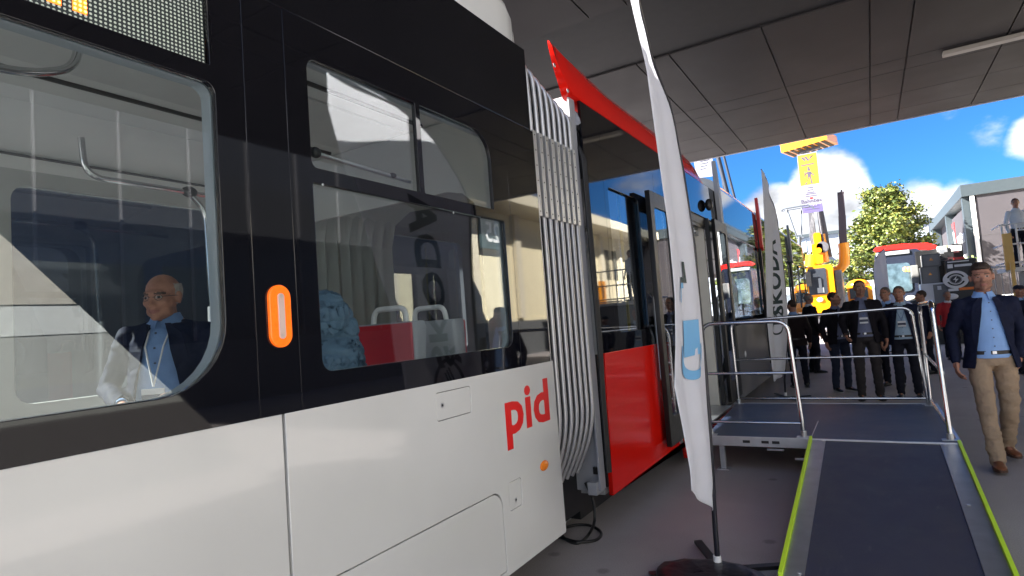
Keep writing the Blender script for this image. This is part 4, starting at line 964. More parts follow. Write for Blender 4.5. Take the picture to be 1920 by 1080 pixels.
        so_ = MB(); so_.loft([[(M_ @ V(w_*a, y, z+lift+tz*max(0, -y))) for a, z in ((-1, 0.001), (1, 0.001), (1, .018), (-1, .018))] for (y, w_) in ((.07, .02), (.055, .040), (0, .042), (-.11, .049), (-.165, .045), (-.20, .03), (-.218, .014))]); so_.build('sole', sole_w if shoes == shoe_bk and P.get('palesole') else black_m if shoes == shoe_bk else mat('brown sole', (.08, .04, .025), .6), sh)
    # ---- shirt (torso) with collar, belt
    def torso(grow, z0, z1, hemgrow=0, n=32):
        rg = []
        tab = [(.86, .178, .124, .0), (.95, .170*belly, .122*belly, .0), (1.05, .160*belly, .120*belly, .0), (1.18, .165*belly, .122*belly, .005), (1.30, .178, .126, .01), (1.40, .180, .120, .014), (1.46, .160, .100, .018), (1.50, .112, .078, .02), (1.535, .066, .062, .02)]
        for z, rx, ry, cy in tab:
            if z < z0-.001 or z > z1+.001: continue
            g_ = grow + (hemgrow*max(0, (1.05-z)/.2) if z < 1.05 else 0); c_ = up(V(0, cy, z))
            rg.append([(c_.x+(rx+g_)*math.cos(2*PI*j/n), c_.y+(ry+g_)*math.sin(2*PI*j/n)*(1 if math.sin(2*PI*j/n) > 0 else 1), z) for j in range(n)])
        return rg
    sb = MB(); sb.loft(torso(.0, .95, 1.535)); me = remesh(sb, vox*.8, 2, disp=lambda c: .004*noise.noise(V(c.x*9, c.y*9, c.z*6))); sh_ = fin(me, 'shirt', shirt, r_)
    co = MB(); nk = P['neck']
    for k, (a0, a1) in enumerate(((-PI/2+.16, PI/2), (-PI/2-.16, -3*PI/2))):
        rg = []
        for i in range(13):
            a = a0+(a1-a0)*i/12; d = V(math.cos(a), math.sin(a), 0); fr = max(0, -math.sin(a))
            top_ = nk+d*(.064)+V(0, -.004, .030-.014*fr); ft = nk+d*(.084+.012*fr)+V(0, -.010*fr, -.014-.040*fr); rg.append([top_-d*.004, top_+d*.003, ft+d*.002, ft-d*.005])
        co.loft(rg, closed=True)
    co.build('collar', shirt if shirt != shirt_g else shirt_g, sh_, smooth=R(50))
    bt = MB(); 
    for k in range(6):
        z = 1.06+.078*k; c_ = up(V(0, 0, z)); bt.tube([(c_.x+.004, c_.y-.128*max(1, belly)-.004+(.02 if z > 1.4 else 0), z), (c_.x+.004, c_.y-.137*max(1, belly)+(.02 if z > 1.4 else 0), z)], .0055, 8)
    bt.build('button', mat('shirt button', (.03, .04, .08), .4), sh_)
    be = MB(); n = 36
    be.loft([[((.176*belly+q)*math.cos(2*PI*j/n), .01+(.128*belly+q)*math.sin(2*PI*j/n), z) for j in range(n)] for q, z in ((0, .985), (.004, .985), (.004, 1.018), (0, 1.018))], cap=False); bl = be.build('belt', beltm, r_, smooth=R(50))
    bu = MB(); bu.box((-.016, -.128*belly-.008+.01, .988), (.016, -.128*belly-.003+.01, 1.015)); bu.build('buckle', alu, bl, bevel=.003)
    # ---- jacket
    if jacket:
        j = MB(); j.loft(torso(.020, .86, 1.50, .022, 36)); 
        for q in 'LR':
            sgn = 1 if q == 'L' else -1
            j.cap(P['neck']-V(-sgn*.04, -.005, .055), P['sh'+q]-V(0, -.005, .012), .052, .054, seg=16)
            j.cap(P['sh'+q]-V(0, 0, .015), P['el'+q], .066, .053, seg=16); j.cap(P['el'+q], lerp(P['el'+q], P['wr'+q], .95), .053, .041, seg=16)
        me = remesh(j, vox, 2, disp=lambda c: .010*noise.noise(V(c.x*9, c.y*9, c.z*7))+.005*noise.noise(V(c.x*14+c.z*8, c.y*14, c.z*30))+.003*noise.noise(c*40))
        bm = bmesh.new(); bm.from_mesh(me); ow = open_w
        if open_:
            # front opening between two slanting cuts
            for sgn in (-1, 1):
                p_ = up(V(sgn*.035*ow, 0, 1.46)); q_ = V(sgn*.125*ow if open_ > .5 else sgn*.012, 0, .80 if open_ > .5 else 1.10)
                d = (q_-p_).normalized(); nrm_ = V(d.z, 0, -d.x)
                bmesh.ops.bisect_plane(bm, geom=bm.verts[:]+bm.edges[:]+bm.faces[:], plane_co=p_, plane_no=nrm_)
            dl = []
            for f in bm.faces:
                c_ = f.calc_center_median()
                t1 = (1.46-c_.z)/(.66 if open_ > .5 else .36); w_ = (.035+(.090*t1 if open_ > .5 else -.023*t1))*ow; cx = up(V(0, 0, c_.z)).x*0+top.x*max(0, (c_.z-.95)/.6)*(1 if c_.z > .95 else 0)
                if c_.y < up(V(0, 0, c_.z)).y-.01 and abs(c_.x-cx) < w_ and (open_ > .5 or c_.z > 1.10): dl.append(f)
                elif c_.z > 1.505 and abs(c_.x-P['neck'].x) < .075: dl.append(f)
            bmesh.ops.delete(bm, geom=dl, context='FACES')
        bm.to_mesh(me); bm.free(); jo_ = fin(me, 'jacket', jacket, r_)
        so2 = jo_.modifiers.new('t', 'SOLIDIFY'); so2.thickness = .010; so2.offset = -1
        for sgn in (-1, 1):
            lp = MB(); zz = [1.50, 1.44, 1.36, 1.28, 1.20, 1.12, 1.06]
            A = []; B_ = []
            for i, z in enumerate(zz):
                t1 = (1.46-z)/(.66 if open_ > .5 else .36); w_ = (.038+(.090*t1 if open_ > .5 else -.023*t1))*ow; wd = [.02, .055, .062, .055, .042, .026, .004][i]
                c_ = up(V(0, .012, z)); rx, ry = (.198, .146) if z > 1.2 else (.19, .145)
                if z > 1.42: rx, ry = .175, .122
                def onp(x): return V(c_.x+sgn*x, c_.y-ry*math.sqrt(max(.05, 1-(x/rx)**2))-.006, z)
                A.append(onp(max(.01, w_-.006))); B_.append(onp(w_+wd)-V(0, .004, 0))
            for i in range(len(A)-1): lp.loft([[A[i], B_[i], B_[i]+V(0, .008, 0), A[i]+V(0, .010, 0)], [A[i+1], B_[i+1], B_[i+1]+V(0, .008, 0), A[i+1]+V(0, .010, 0)]])
            lp.build('lapel', jacket, jo_)
        for q in 'LR':   # shirt cuff
            d = (P['wr'+q]-P['el'+q]).normalized(); c_ = MB(); c_.tube([P['wr'+q]-d*.03, P['wr'+q]-d*.002], .033, 14); c_.build('cuff', shirt, r_, smooth=R(50))
    else:
        for q in 'LR':
            c_ = MB(); c_.cap(P['sh'+q]-V(0, 0, .01), P['el'+q], .058, .047, seg=14); c_.cap(P['el'+q], P['wr'+q], .046, .035, seg=14); fin(remesh(c_, vox, 1), 'sleeve', shirt, r_)
    if badge:
        bz = badge if not isinstance(badge, bool) else 1.17
        ly = MB()
        for sgn in (-1, 1): ly.tube([up(V(sgn*.055, -.045, 1.50)), up(V(sgn*.045, -.128*max(1, belly), 1.38)), up(V(.0, -.150*max(1, belly), bz+.055))], .0045, 6)
        lo_ = ly.build('lanyard', mat('lanyard ribbon', (.10, .16, .32), .6), r_)
        bd = MB(); c_ = up(V(0, 0, bz)); bd.box((c_.x-.055, c_.y-.158*max(1, belly), bz-.045), (c_.x+.055, c_.y-.152*max(1, belly), bz+.045)); bo_ = bd.build('badge', badge_m, r_)
        bs2 = MB(); bs2.box((c_.x-.054, c_.y-.160*max(1, belly), bz-.020), (c_.x+.054, c_.y-.1585*max(1, belly), bz+.016)); bs2.build('badge_print', mat('badge ink', (.03, .04, .08), .5), bo_)
    if glasses:
        gl_ = MB()
        for sgn in (-1, 1):
            pts = [hc+HM @ V(sgn*.033+.019*math.cos(2*PI*k/14), -.094, .006+.015*math.sin(2*PI*k/14)) for k in range(15)]; gl_.tube(pts, .0016, 5)
            gl_.tube([hc+HM @ V(sgn*.052, -.092, .010), hc+HM @ V(sgn*.080, -.02, .010), hc+HM @ V(sgn*.082, .02, .004)], .0016, 5)
        gl_.tube([hc+HM @ V(-.014, -.096, .008), hc+HM @ V(.014, -.096, .008)], .0016, 5); gl_.build('glasses', black_m, r_)
    return r_, P, HM
p1, _, _ = person((.90, 7.05, 0), R(6), 'man in dark blazer, light blue shirt and khaki trousers walking beside the platform', H=1.83, trousers=khaki, shoes=shoe_br, vox=.010, style='fringe', open_=1, open_w=1.32, hs=1.09,
    pose=dict(hipL=V(.095, .0, .93), hipR=V(-.095, 0, .93), kneeR=V(-.11, -.13, .52), ankR=V(-.115, -.30, .095), toeR=.10, kneeL=V(.10, .02, .49), ankL=V(.09, .22, .12), toeL=-.0,
              elR=V(-.262, .07, 1.19), wrR=V(-.272, -.02, .925), elL=V(.262, .10, 1.20), wrL=V(.235, .12, .95), palmR=V(1, 0, 0), palmL=V(-1, 0, 0)), head=(-.16, .04, -.05), belly=1.02)
p2, _, _ = person((.38, 11.2, 0), R(-4), 'grey haired man in navy jacket and pale blue shirt, right behind the platform corner', H=1.74, shirt=mat('pale blue shirt', (.30, .42, .55), .75), hairm=mat('dark grey hair', (.10, .085, .075), .75, var=.3, vs=90), belly=1.12, badge=1.20, open_w=1.25, style='short', head=(-.1, 0, 0),
    pose=dict(elR=V(-.30, .05, 1.18), wrR=V(-.31, -.06, .93)))
p3, _, _ = person((-.14, 11.0, 0), R(4), 'tall man in glasses and dark blazer with white badge, centre of the group', H=1.88, jacket=blackwool, shirt=shirt_g, badge=1.20, glasses=True, hairm=hair_br, trousers=mat('charcoal brown trousers', (.022, .018, .02), .85), head=(.15, -.05, 0),
    pose=dict(elR=V(-.29, .02, 1.20), wrR=V(-.26, -.16, 1.02), palmR=V(1, 0, .2)), open_w=1.1)
ph = MB(); ph.box((-.035, -.006, -.075), (.035, .006, .075)); 
pho = ph.build('phone', black_m, bevel=.005); pho.location = (-.385, 10.74, 1.05); pho.rotation_euler = (R(70), 0, R(20)); tag(pho, 'dark phone held low by the tall man in glasses', 'phone')
p4, _, _ = person((-.56, 12.0, 0), R(35), 'man in black jacket, head turned aside, left of the tall man in glasses', H=1.74, jacket=blackwool, shirt=shirt_g, badge=1.22, hairm=hair_br, head=(.55, 0, 0), trousers=mat('dark jeans', (.012, .018, .04), .85), pose=dict(palesole=1))
p5, _, _ = person((-1.22, 15.2, 0), R(120), 'balding man in a dark suit with white collar, seen in profile before the yellow machine', H=1.80, jacket=blackwool, shirt=shirt_w, hairm=hair_gr, style='bald', head=(.2, 0, 0))
p6, _, _ = person((-1.30, 12.6, 0), R(195), 'man in dark brown jacket with his back turned, beside the second white flag', H=1.66, jacket=brownwool, open_=0, hairm=hair_br, lean=(.0, -.10), head=(.7, .2, 0))
p7, _, _ = person((.22, 12.7, 0), R(-20), 'man whose face shows just behind the grey haired man in the navy jacket', H=1.76, jacket=blackwool, hairm=mat('dark grey hair', (.10, .085, .075), .75), head=(-.1, 0, 0))
p8, _, _ = person((.86, 14.6, 0), R(-60), 'dark haired person in navy jacket between the platform post and the blazer man', H=1.66, jacket=navy, shirt=shirt_w, hairm=hair_br, head=(-.3, .1, 0))
p9, _, _ = person((1.55, 17.5, 0), R(10), 'small distant man in a red jacket in front of the dark equipment', H=1.62, jacket=shirt_r, shirt=shirt_w, hairm=hair_gr, open_=.0001 and 0)
p10, _, _ = person((1.56, 7.9, 0), R(-20), 'person in a black jacket cut off by the right edge of the photo', H=1.72, jacket=blackwool, hairm=hair_br, open_=0, head=(0, 0, 0))
p11, _, _ = person((2.35, 14.3, 0), R(30), 'person in a dark cap partly hidden behind the shoulder of the blazer man', H=1.62, jacket=navy, hairm=mat('dark cap', (.012, .014, .03), .8), style='cap', open_=0)
# man inside the tram, looking out, leaning on the window side
def inside_man():
    # facing roughly +X-Y: local -Y turned
    rz = R(38)
    r_, P, HM = person((-3.04, 1.68, .35), rz, 'elderly balding man with white lanyard standing inside the tram behind the nearest window', H=1.66, jacket=navy, shirt=mat('blue shirt', (.16, .28, .52), .7, var=.15, vs=16, bump=.4, bs=30), hairm=mat('short white hair', (.34, .30, .27), .7, var=.2, vs=120, bump=.3, bs=200), style='bald', vox=.010, open_w=1.5, belly=1.12,
        glasses=True, hs=1.06, head=(-.10, .10, 0), pose=dict(head=V(0, -.03, 1.64), elR=V(-.30, .0, 1.17), wrR=V(-.10, -.28, 1.10), palmR=V(0, .3, -1), elL=V(.28, .05, 1.18), wrL=V(.16, -.22, 1.14), palmL=V(0, .3, -1), curl=.5), badge=1.12)
    for o in list(r_.children):
        if o.name.startswith('lanyard'): o.data.materials[0] = mat('white lanyard', (.72, .72, .74), .5)
    return r_
p12 = inside_man()
# puffer jacket from soft lobes
def quilt(c):
    q = (c.z+.22*(c.x+2.3)+.014*noise.noise(c*8))/.082; fr = abs(q-round(q)); return .016*math.sqrt(min(1, fr*4.5))+.010*noise.noise(c*8)+.003*noise.noise(c*30)
me = remesh(jk, .008, 3, disp=quilt)
bpy.data.objects.remove(jo); jo = fin(me, 'hanging_jacket', denim, None)
tag(jo, 'crumpled blue grey padded jacket hung over the seat behind the window', 'jacket')
# ------------------------------------------------------------------ buildings
def building(name, loc, label, **k): return root(name, loc, label=label, cat='building', **k)
# grey exhibition pavilion on the right
gb = building('exhibition_pavilion', (9, 45, 0), 'dark grey boxy pavilion with blue grey roof edge on the right')
gx, gy, gz = 5.35, 45.0, 7.25
m = MB(); m.box((gx+.6, gy, 0), (gx+26, gy+22, gz)); gw = m.build('wall', brick, gb)
m = MB()
for k in range(1, 12): m.box((gx+.6+k*2.2, gy-.012, .1), (gx+.625+k*2.2, gy-.002, gz-.1))
for z in (2.4, 4.8): m.box((gx+.7, gy-.012, z), (gx+25.9, gy-.002, z+.02))
m.build('panel_joint', mat('panel joint', (.07, .065, .07), .8), gw)
m = MB(); m.box((gx-.1, gy-.12, gz+.003), (gx+26.2, gy+22.3, gz+.72)); m.build('roof_fascia', fascia, gb, bevel=.01)
m = MB(); m.box((gx+.30, gy-.08, 0), (gx+.52, gy+.0-.003, gz)); m.build('corner_post', white_m, gb)
# open portal on the left face: posts and a pale lobby
for y in (gy+.2, gy+9.5, gy+20.5): m = MB(); m.box((gx-.05, y, 0), (gx+.55, y+.6, gz)); m.build('portal_post', fascia, gb)
m = MB(); m.box((gx+.52, gy+1, .0), (gx+.58, gy+9.4, gz-.6)); m.build('portal_panel', white_m, gb)
sgm = MB()
MS = Matrix(((0, 0, -1, gx-.02), (-1, 0, 0, 48.0), (0, 1, 0, 5.2), (0, 0, 0, 1)))   # reads on the face that looks to -X
sb_ = MB(); sb_.box((gx+.0, gy+.9, 3.9), (gx+.05, gy+6.6, 6.6)); sg = sb_.build('sign_board', brick, gb)
text('sign_lettering', 'system', 1.25, Matrix(((0, 0, -1, gx-.02), (-1, 0, 0, 48.0), (0, 1, 0, 5.0), (0, 0, 0, 1))), white_m, sg, thick=.03, off=.01)
m = MB()
for (a, b_, c_, d) in (((51.6, 6.3), (50.4, 6.3), (50.5, 5.95), (51.7, 5.95)),): m.loft([[(gx-.03+q, y, z) for y, z in (a, b_, c_, d)] for q in (0, .03)])
m.loft([[(gx-.03+q, y, z) for y, z in ((50.5, 5.95), (50.9, 5.95), (50.9, 4.9), (50.6, 4.9))] for q in (0, .03)])
m.build('sign_mark', red_m, sg)
m = MB(); m.loft([[(gx-.04+q, y, z) for y, z in ((51.6, 5.7), (51.25, 5.7), (50.5, 4.1), (50.85, 4.1))] for q in (0, .03)]); m.build('sign_mark', white_m, sg)
# long white hall far away
wh_ = building('white_hall', (-10, 100, 0), 'long pale hall closing the view behind the tree and the yellow machine')
m = MB(); m.box((-70, 92, 0), (26, 130, 10.6)); hw = m.build('wall', hall_w, wh_)
m = MB()
for k in range(48): m.box((-69+2*k, 91.93, .2), (-68.94+2*k, 91.995, 10.4))
m.build('cladding_joint', mat('hall joint', (.4, .44, .5), .6), hw)
m = MB(); m.box((-70.3, 91.6, 10.603), (26.3, 130.2, 11.0)); m.build('roof_edge', fascia, wh_)
m = MB(); m.loft([[(x, y, z) for y, z in ((84, 0), (91.5, 0), (91.5, 8.4), (84, 6.6))] for x in (-14, -5)]); tag(m.build('annex_building', mat('slate cladding', (.24, .30, .38), .6)), 'blue grey annex with a sloping roof beside the pantograph', 'building')
# cream hall to the right of the camera, mirrored in the tram windows
ch = building('cream_hall', (14, 25, 0), 'cream rendered hall with grey plinth and a number sign, seen mirrored in the tram windows')
HX = 12.0
m = MB(); m.box((HX-.1, -14, 1.75), (HX+18, 20.9, 10.8)); dfc = m.build('reflection_blocker', mat('dark reflection blocker', (.03, .032, .036), .25), ch)  # unseen dark front, added to keep the tram window reflections dark
m = MB()
for k in range(20): m.box((HX-.16, -13.5+1.75*k, 1.8), (HX-.102, -13.44+1.75*k, 10.7))
m.build('blocker_rib', mat('mullion grey', (.12, .12, .13), .4), dfc)  # ribs of the added dark front
m = MB(); m.box((HX, 21, 1.9), (HX+18, 44.5, 7.2)); m.box((HX-.05, 21, 1.75), (HX, 44.5, 1.9), 0); cw = m.build('wall', cream, ch)
m = MB(); m.box((HX-.12, -14, 0), (HX+18, 44.5, 1.748)); m.build('plinth', darkbase, ch)
m = MB(); m.box((HX-1.9, 21.0, 7.203), (HX+18.3, 45.3, 7.75)); m.build('roof_overhang', mat('cream fascia', (.6, .55, .42), .7), ch)
m = MB()
for y in (22.3, 26.2, 30.6, 34.0, 37.5, 41): m.box((HX-.28, y, 1.9), (HX, y+.5, 7.2))
m.build('pilaster', mat('pale cream pilaster', (.66, .60, .47), .8), cw)
m = MB()
for k in range(5): m.box((HX-.03, 36.2+k*1.3, 4.2), (HX+.0, 37.0+k*1.3, 6.3))
m.build('window', panedark, cw)
m = MB(); m.box((HX-.34, 22.9, 5.25), (HX-.285, 25.1, 6.75)); ns = m.build('number_sign', mat('dark sign green', (.05, .08, .085), .5), ch)
text('sign_number', '25', 1.35, Matrix(((0, 0, -1, HX-.36), (-1, 0, 0, 24.0), (0, 1, 0, 6.0), (0, 0, 0, 1))), white_m, ns, thick=.02, off=.01)
m = MB(); m.box((HX-3.2, 27.6, .02), (HX-2.2, 30.4, 3.2)); m.box((HX-3.3, 27.5, 3.2), (HX-2.1, 30.5, 3.3)); tag(m.build('display_kiosk', mat('dark kiosk brown', (.03, .022, .018), .4), bevel=.02), 'dark kiosk standing against the cream hall, seen mirrored beside the bellows', 'kiosk')
# unseen pale wall added for its slanted reflection in the nearest window
ew = root('reflection_wall', (4.2, 1.5, 0), label='added pale wall with a sloping end, shaped for its reflection in the nearest tram window', cat='wall')
def poly_yz(name, x0, x1, pts, m, parent):
    q = MB(); q.loft([[(x, y, z) for y, z in pts] for x in (x0, x1)]); return q.build(name, m, parent)
def dl(z): return 2.50+(2.95-z)*.92       # sloping end
poly_yz('wall_panel', 4.0, 4.2, [(-6, .953), (dl(.953), .953), (dl(1.86), 1.86), (-6, 1.86)], mat('added panel grey', (.26, .27, .26), .6), ew)
poly_yz('wall_base', 4.0, 4.2, [(-6, .45), (dl(.45), .45), (dl(.95), .95), (-6, .95)], mat('added panel dark', (.08, .075, .075), .6), ew)
poly_yz('wall_band', 3.985, 4.2, [(-6, 1.863), (dl(1.863), 1.863), (dl(2.17), 2.17), (-6, 2.17)], mat('added panel pale', (.42, .44, .44), .6), ew)
poly_yz('wall_panel', 4.0, 4.2, [(-6, 2.19), (dl(2.19), 2.19), (dl(3.6), 3.6), (-6, 3.6)], mat('added panel tan', (.34, .32, .28), .7), ew)
poly_yz('wall_plinth', 3.99, 4.2, [(-6, 0), (dl(.447)+.3, 0), (dl(.447), .447), (-6, .447)], darkbase, ew)
# dark tram added to hide the sky beyond the far windows
nt_ = root('backdrop_tram', (-9, 4, 0), label='dark blue tram added on the next track, hiding the sky beyond the far windows of the near tram', cat='tram')
m = MB(); m.loft([[(x, y, z) for x, z in rrect(-10.4, .3, -7.9, 3.75, .2)] for y in (-9, 14)]); nb_ = m.build('body', mat('dark blue tram paint', (.02, .03, .06), .25), nt_, smooth=R(40))
for k in range(12):
    m = MB(); m.box((-7.898, -8.6+1.85*k, 1.3), (-7.88, -7.0+1.85*k, 2.7)); m.build('window', mat('dark machine glass', (.035, .04, .05), .08), nb_)
# small yellow sign on a post
ys = root('yellow_sign', (7.2, 26, 0), label='small yellow sign on a white post near the fence, mirrored in the red carriage window', cat='sign')
m = MB(); m.tube([(7.2, 26, 0), (7.2, 26, 3.3)], .05); m.build('post', white_m, ys)
m = MB(); m.box((7.13, 25.6, 2.2), (7.16, 26.4, 3.3)); sf = m.build('sign_face', yellow, ys)
m = MB(); m.tube([(7.12, 26, 2.5), (7.12, 26.0, 3.0)], .06, 6); m.ell((7.12, 26, 3.08), (.02, .09, .09)); m.build('pictogram', black_m, sf)

# ------------------------------------------------------------------ yellow road-rail machine with lift basket
ym = root('lift_machine', (-1.5, 33, 0), label='yellow road rail work machine with raised boom, basket and hanging banner', cat='work machine')
Y = 32.0
def A(x, y, yy=Y): p = at(x, y, 1, yy); return p
def slab(name, pix, y0, th, m, parent, bevel=.0):
    """plate of true thickness whose outline is given by sight lines met at depth y0"""
    pts = [at(px, py, 1, y0) for px, py in pix]; q = MB(); q.loft([[(p.x, y0+d, p.z) for p in pts] for d in (0, th)]); return q.build(name, m, parent, bevel=bevel)
cabp = [(1504, 497), (1553, 497), (1560, 505), (1566, 560), (1567, 640), (1520, 640), (1516, 575), (1512, 505)]
p = [at(x, y, 1, Y) for x, y in cabp]
a0 = at(1510, 500, 1, Y); a1 = at(1562, 500, 1, Y)
m = MB(); zt, zb = a0.z, .95
prof = rrect(a0.x, zb, a1.x-.02, zt, .16, seg=4)
m.loft([[(x, Y+d, z) for x, z in prof] for d in (0, 2.3)]); cab = m.build('cabin', yellow, ym, smooth=R(40))
m = MB(); m.loft([[(x, Y-.05+d, z) for x, z in rrect(a0.x+.06, zb+.98, a1.x-.32, zt-.14, .08)] for d in (0, .045)]); m.build('windscreen', mat('dark machine glass', (.02, .024, .032), .08, spec=.35), cab, smooth=R(40))
m = MB(); m.loft([[(x, Y-.075+d, z) for x, z in rrect(a0.x+.50, zb+1.3, a0.x+.62, zb+1.75, .04)] for d in (0, .02)]); m.box((a0.x+.42, Y-.07, zb+1.05), (a0.x+.70, Y-.052, zb+1.3)); m.build('driver_seat', mat('seat cover grey', (.3, .32, .33), .6), cab)
m = MB(); q = at(1538, 562, 1, Y); m.ell((q.x, Y-.04, q.z), (.14, .06, .11)); m.build('headlight', mat('machine headlight', (.85, .82, .75), .2), cab, smooth=R(60))
m = MB(); m.box((a0.x-.45, Y-.35, zb+1.35), (a0.x-.12, Y-.25, zb+2.05)); m.box((a0.x-.08, Y-.33, zb+1.4), (a0.x+.22, Y-.24, zb+2.1)); m.tube([(a0.x-.2, Y-.3, zb+2.0), (a0.x-.05, Y-.2, zb+2.3), (a0.x+.3, Y, zb+2.3)], .03); m.ell((a0.x-.22, Y-.3, zb+2.55), (.13, .1, .13)); m.tube([(a0.x-.22, Y-.3, zb+2.1), (a0.x-.22, Y-.3, zb+2.5)], .04); m.build('mirror', black_m, cab)
m = MB(); m.box((-4.2, Y+.2, .55), (1.6, Y+3, .95)); m.box((a1.x+.02, Y+.3, .95), (a1.x+.30, Y+2.2, zt-.3), 1)
for k in range(5): m.box((a1.x+.05, Y+.25, 1.3+k*.3), (a1.x+.25, Y+.30, 1.38+k*.3), 0)
m.build('chassis', [mach_grey, mach_grey], ym, bevel=.02)
for x in (-3.4, -.6, 1.0):
    m = MB(); m.tube([(x, Y+.0, .5), (x, Y+.35, .5)], .5, 28); wl = m.build('wheel', black_rub, ym, smooth=R(40)); m = MB(); m.tube([(x, Y-.02, .5), (x, Y+.0, .5)], .24, 20); m.build('rim', alu_dull, wl)
# slewing tower and boom
B0 = at(1532, 480, 1, Y+1.2)
m = MB()
for pa, pb, w_ in (((1526, 478), (1524, 500), .38), ((1545, 492), (1537, 440), .24)): m.tube([at(*pa, 1, Y+1.2), at(*pb, 1, Y+1.2)], w_, 12)
for x0_, y0_, x1_, y1_, tw in ((1522, 459, 1545, 477, .30), (1525, 438, 1541, 458, .26), (1528, 476, 1545, 494, .34)):
    p = at(x0_, y0_, 1, Y+1.0); q = at(x1_, y1_, 1, Y+1.0); m.loft([[(x, Y+1.0+d, z) for x, z in rrect(p.x, q.z, q.x, p.z, .10, seg=3)] for d in (-tw, tw)])
m.tube([(at(1533, 468, 1, Y).x, Y+.6, at(1533, 468, 1, Y).z), (at(1533, 468, 1, Y).x, Y+.75, at(1533, 468, 1, Y).z)], .14, 14)
m.build('boom_joint', yellow, ym, bevel=0, smooth=R(50))
m = MB()
def bar(m, pa, pb, w0, w1, d=Y+1.2, k=0):
    a = at(*pa, 1, d); b_ = at(*pb, 1, d); m.loft([[(p.x-w_, p.y-.18, p.z), (p.x+w_, p.y-.18, p.z), (p.x+w_, p.y+.18, p.z), (p.x-w_, p.y+.18, p.z)] for p, w_ in ((a, w0), (b_, w1))], k)
bar(m, (1528, 470), (1520, 395), .13, .11); bar(m, (1520, 396), (1512, 330), .10, .09); bar(m, (1512, 331), (1509, 272), .08, .07)
bar(m, (1552, 482), (1536, 385), .20, .13, Y+1.6); bar(m, (1538, 392), (1524, 300), .12, .09, Y+1.6); m.tube([at(1546, 470, 1, Y+.9), at(1532, 380, 1, Y+.9)], .05)
q = at(1542, 463, 1, Y+.7); m.tube([q, (q.x, q.y+.4, q.z)], .27, 20)
for dx in (0, .06, .12): m.tube([at(1524, 400, 1, Y+.9)+V(dx, 0, 0), at(1522, 440, 1, Y+.8)+V(dx-.1, 0, 0), at(1530, 476, 1, Y+.8)+V(dx-.1, 0, 0)], .016, 6)
m.build('boom', mach_grey, ym, smooth=R(40))
# basket seen from below
bk_ = MB(); pa = [at(x, y, 1, Y+.5) for x, y in ((1473, 276), (1487, 264), (1553, 253), (1549, 268), (1535, 272), (1476, 277))]
zc_ = at(1512, 268, 1, Y).z; cx_ = at(1513, 268, 1, Y).x
Mb = Matrix.Translation((cx_, Y+.9, zc_)) @ Matrix.Rotation(R(-14), 4, 'Z') @ Matrix.Rotation(R(-3), 4, 'Y')
bk_.box((-1.05, -.8, -.10), (1.10, .8, .02), 0, Mb); bk_.box((-1.05, -.8, .02), (-1.0, .8, .32), 0, Mb); bk_.box((1.05, -.8, .02), (1.10, .8, .32), 0, Mb); bk_.box((-1.0, -.8, .02), (1.05, -.75, .32), 0, Mb); bk_.box((-1.0, .75, .02), (1.05, .8, .32), 0, Mb)
for k in range(7): bk_.box((-.95+.29*k, -.72, -.125), (-.78+.29*k, .72, -.103), 1, Mb)
bk_.box((-.5, -.1, -.22), (.5, .1, -.127), 2, Mb)
for k in range(8): bk_.tube([Mb @ Vector((-1.02+.30*k, -.77, .3)), Mb @ Vector((-1.02+.30*k, -.77, 1.1))], .02, 6, 3)
bk_.tube([Mb @ Vector((-1.02, -.77, 1.1)), Mb @ Vector((1.08, -.77, 1.1))], .025, 6, 3)
bk_.build('basket', [yellow, mat('dark basket floor', (.05, .035, .025), .6), mach_grey, alu], ym)
# hanging banner
bn0 = at(1494, 291, 1, Y-.4); bn1 = at(1532, 291, 1, Y-.4); bz0 = at(1498, 402, 1, Y-.4).z; bz1 = bn0.z
XO = (bn0.x+bn1.x)/2; W_ = (bn1.x-bn0.x); H_ = bz1-bz0
def bm_(name, u0, v0, u1, v1, mt, parent, th=.012, off=0):
    q = MB(); q.box((XO+W_*(u0-.5), Y-.4-off-th, bz0+H_*v0), (XO+W_*(u1-.5), Y-.4-off, bz0+H_*v1)); return q.build(name, mt, parent)
ban = bm_('banner', 0, 0, 1, 1, mat('banner pale', (.25, .25, .31), .6), ym)
bm_('banner_top', .03, .47, .97, .985, mat('banner yellow', (.62, .26, .012), .6), ban, .004, .013)
bm_('banner_foot', 0, .0, 1, .13, mat('banner violet', (.10, .08, .24), .6), ban, .004, .013)
dkp = mat('banner print', (.07, .06, .10), .6)
def bpoly(m_, ps, off=.019): n = len(m_.v); m_.v += [(XO+W_*(u-.5), Y-.4-off, bz0+H_*v) for u, v in ps]; m_.face(range(n, n+len(ps)))
m = MB()
for ps in (((.17, .945), (.30, .945), (.42, .89), (.36, .87)), ((.34, .945), (.47, .945), (.56, .89), (.50, .87)), ((.50, .87), (.56, .87), (.80, .945), (.74, .95)), ((.60, .93), (.80, .95), (.80, .94), (.62, .92)), ((.16, .815), (.80, .82), (.80, .80), (.16, .795))): bpoly(m, ps)
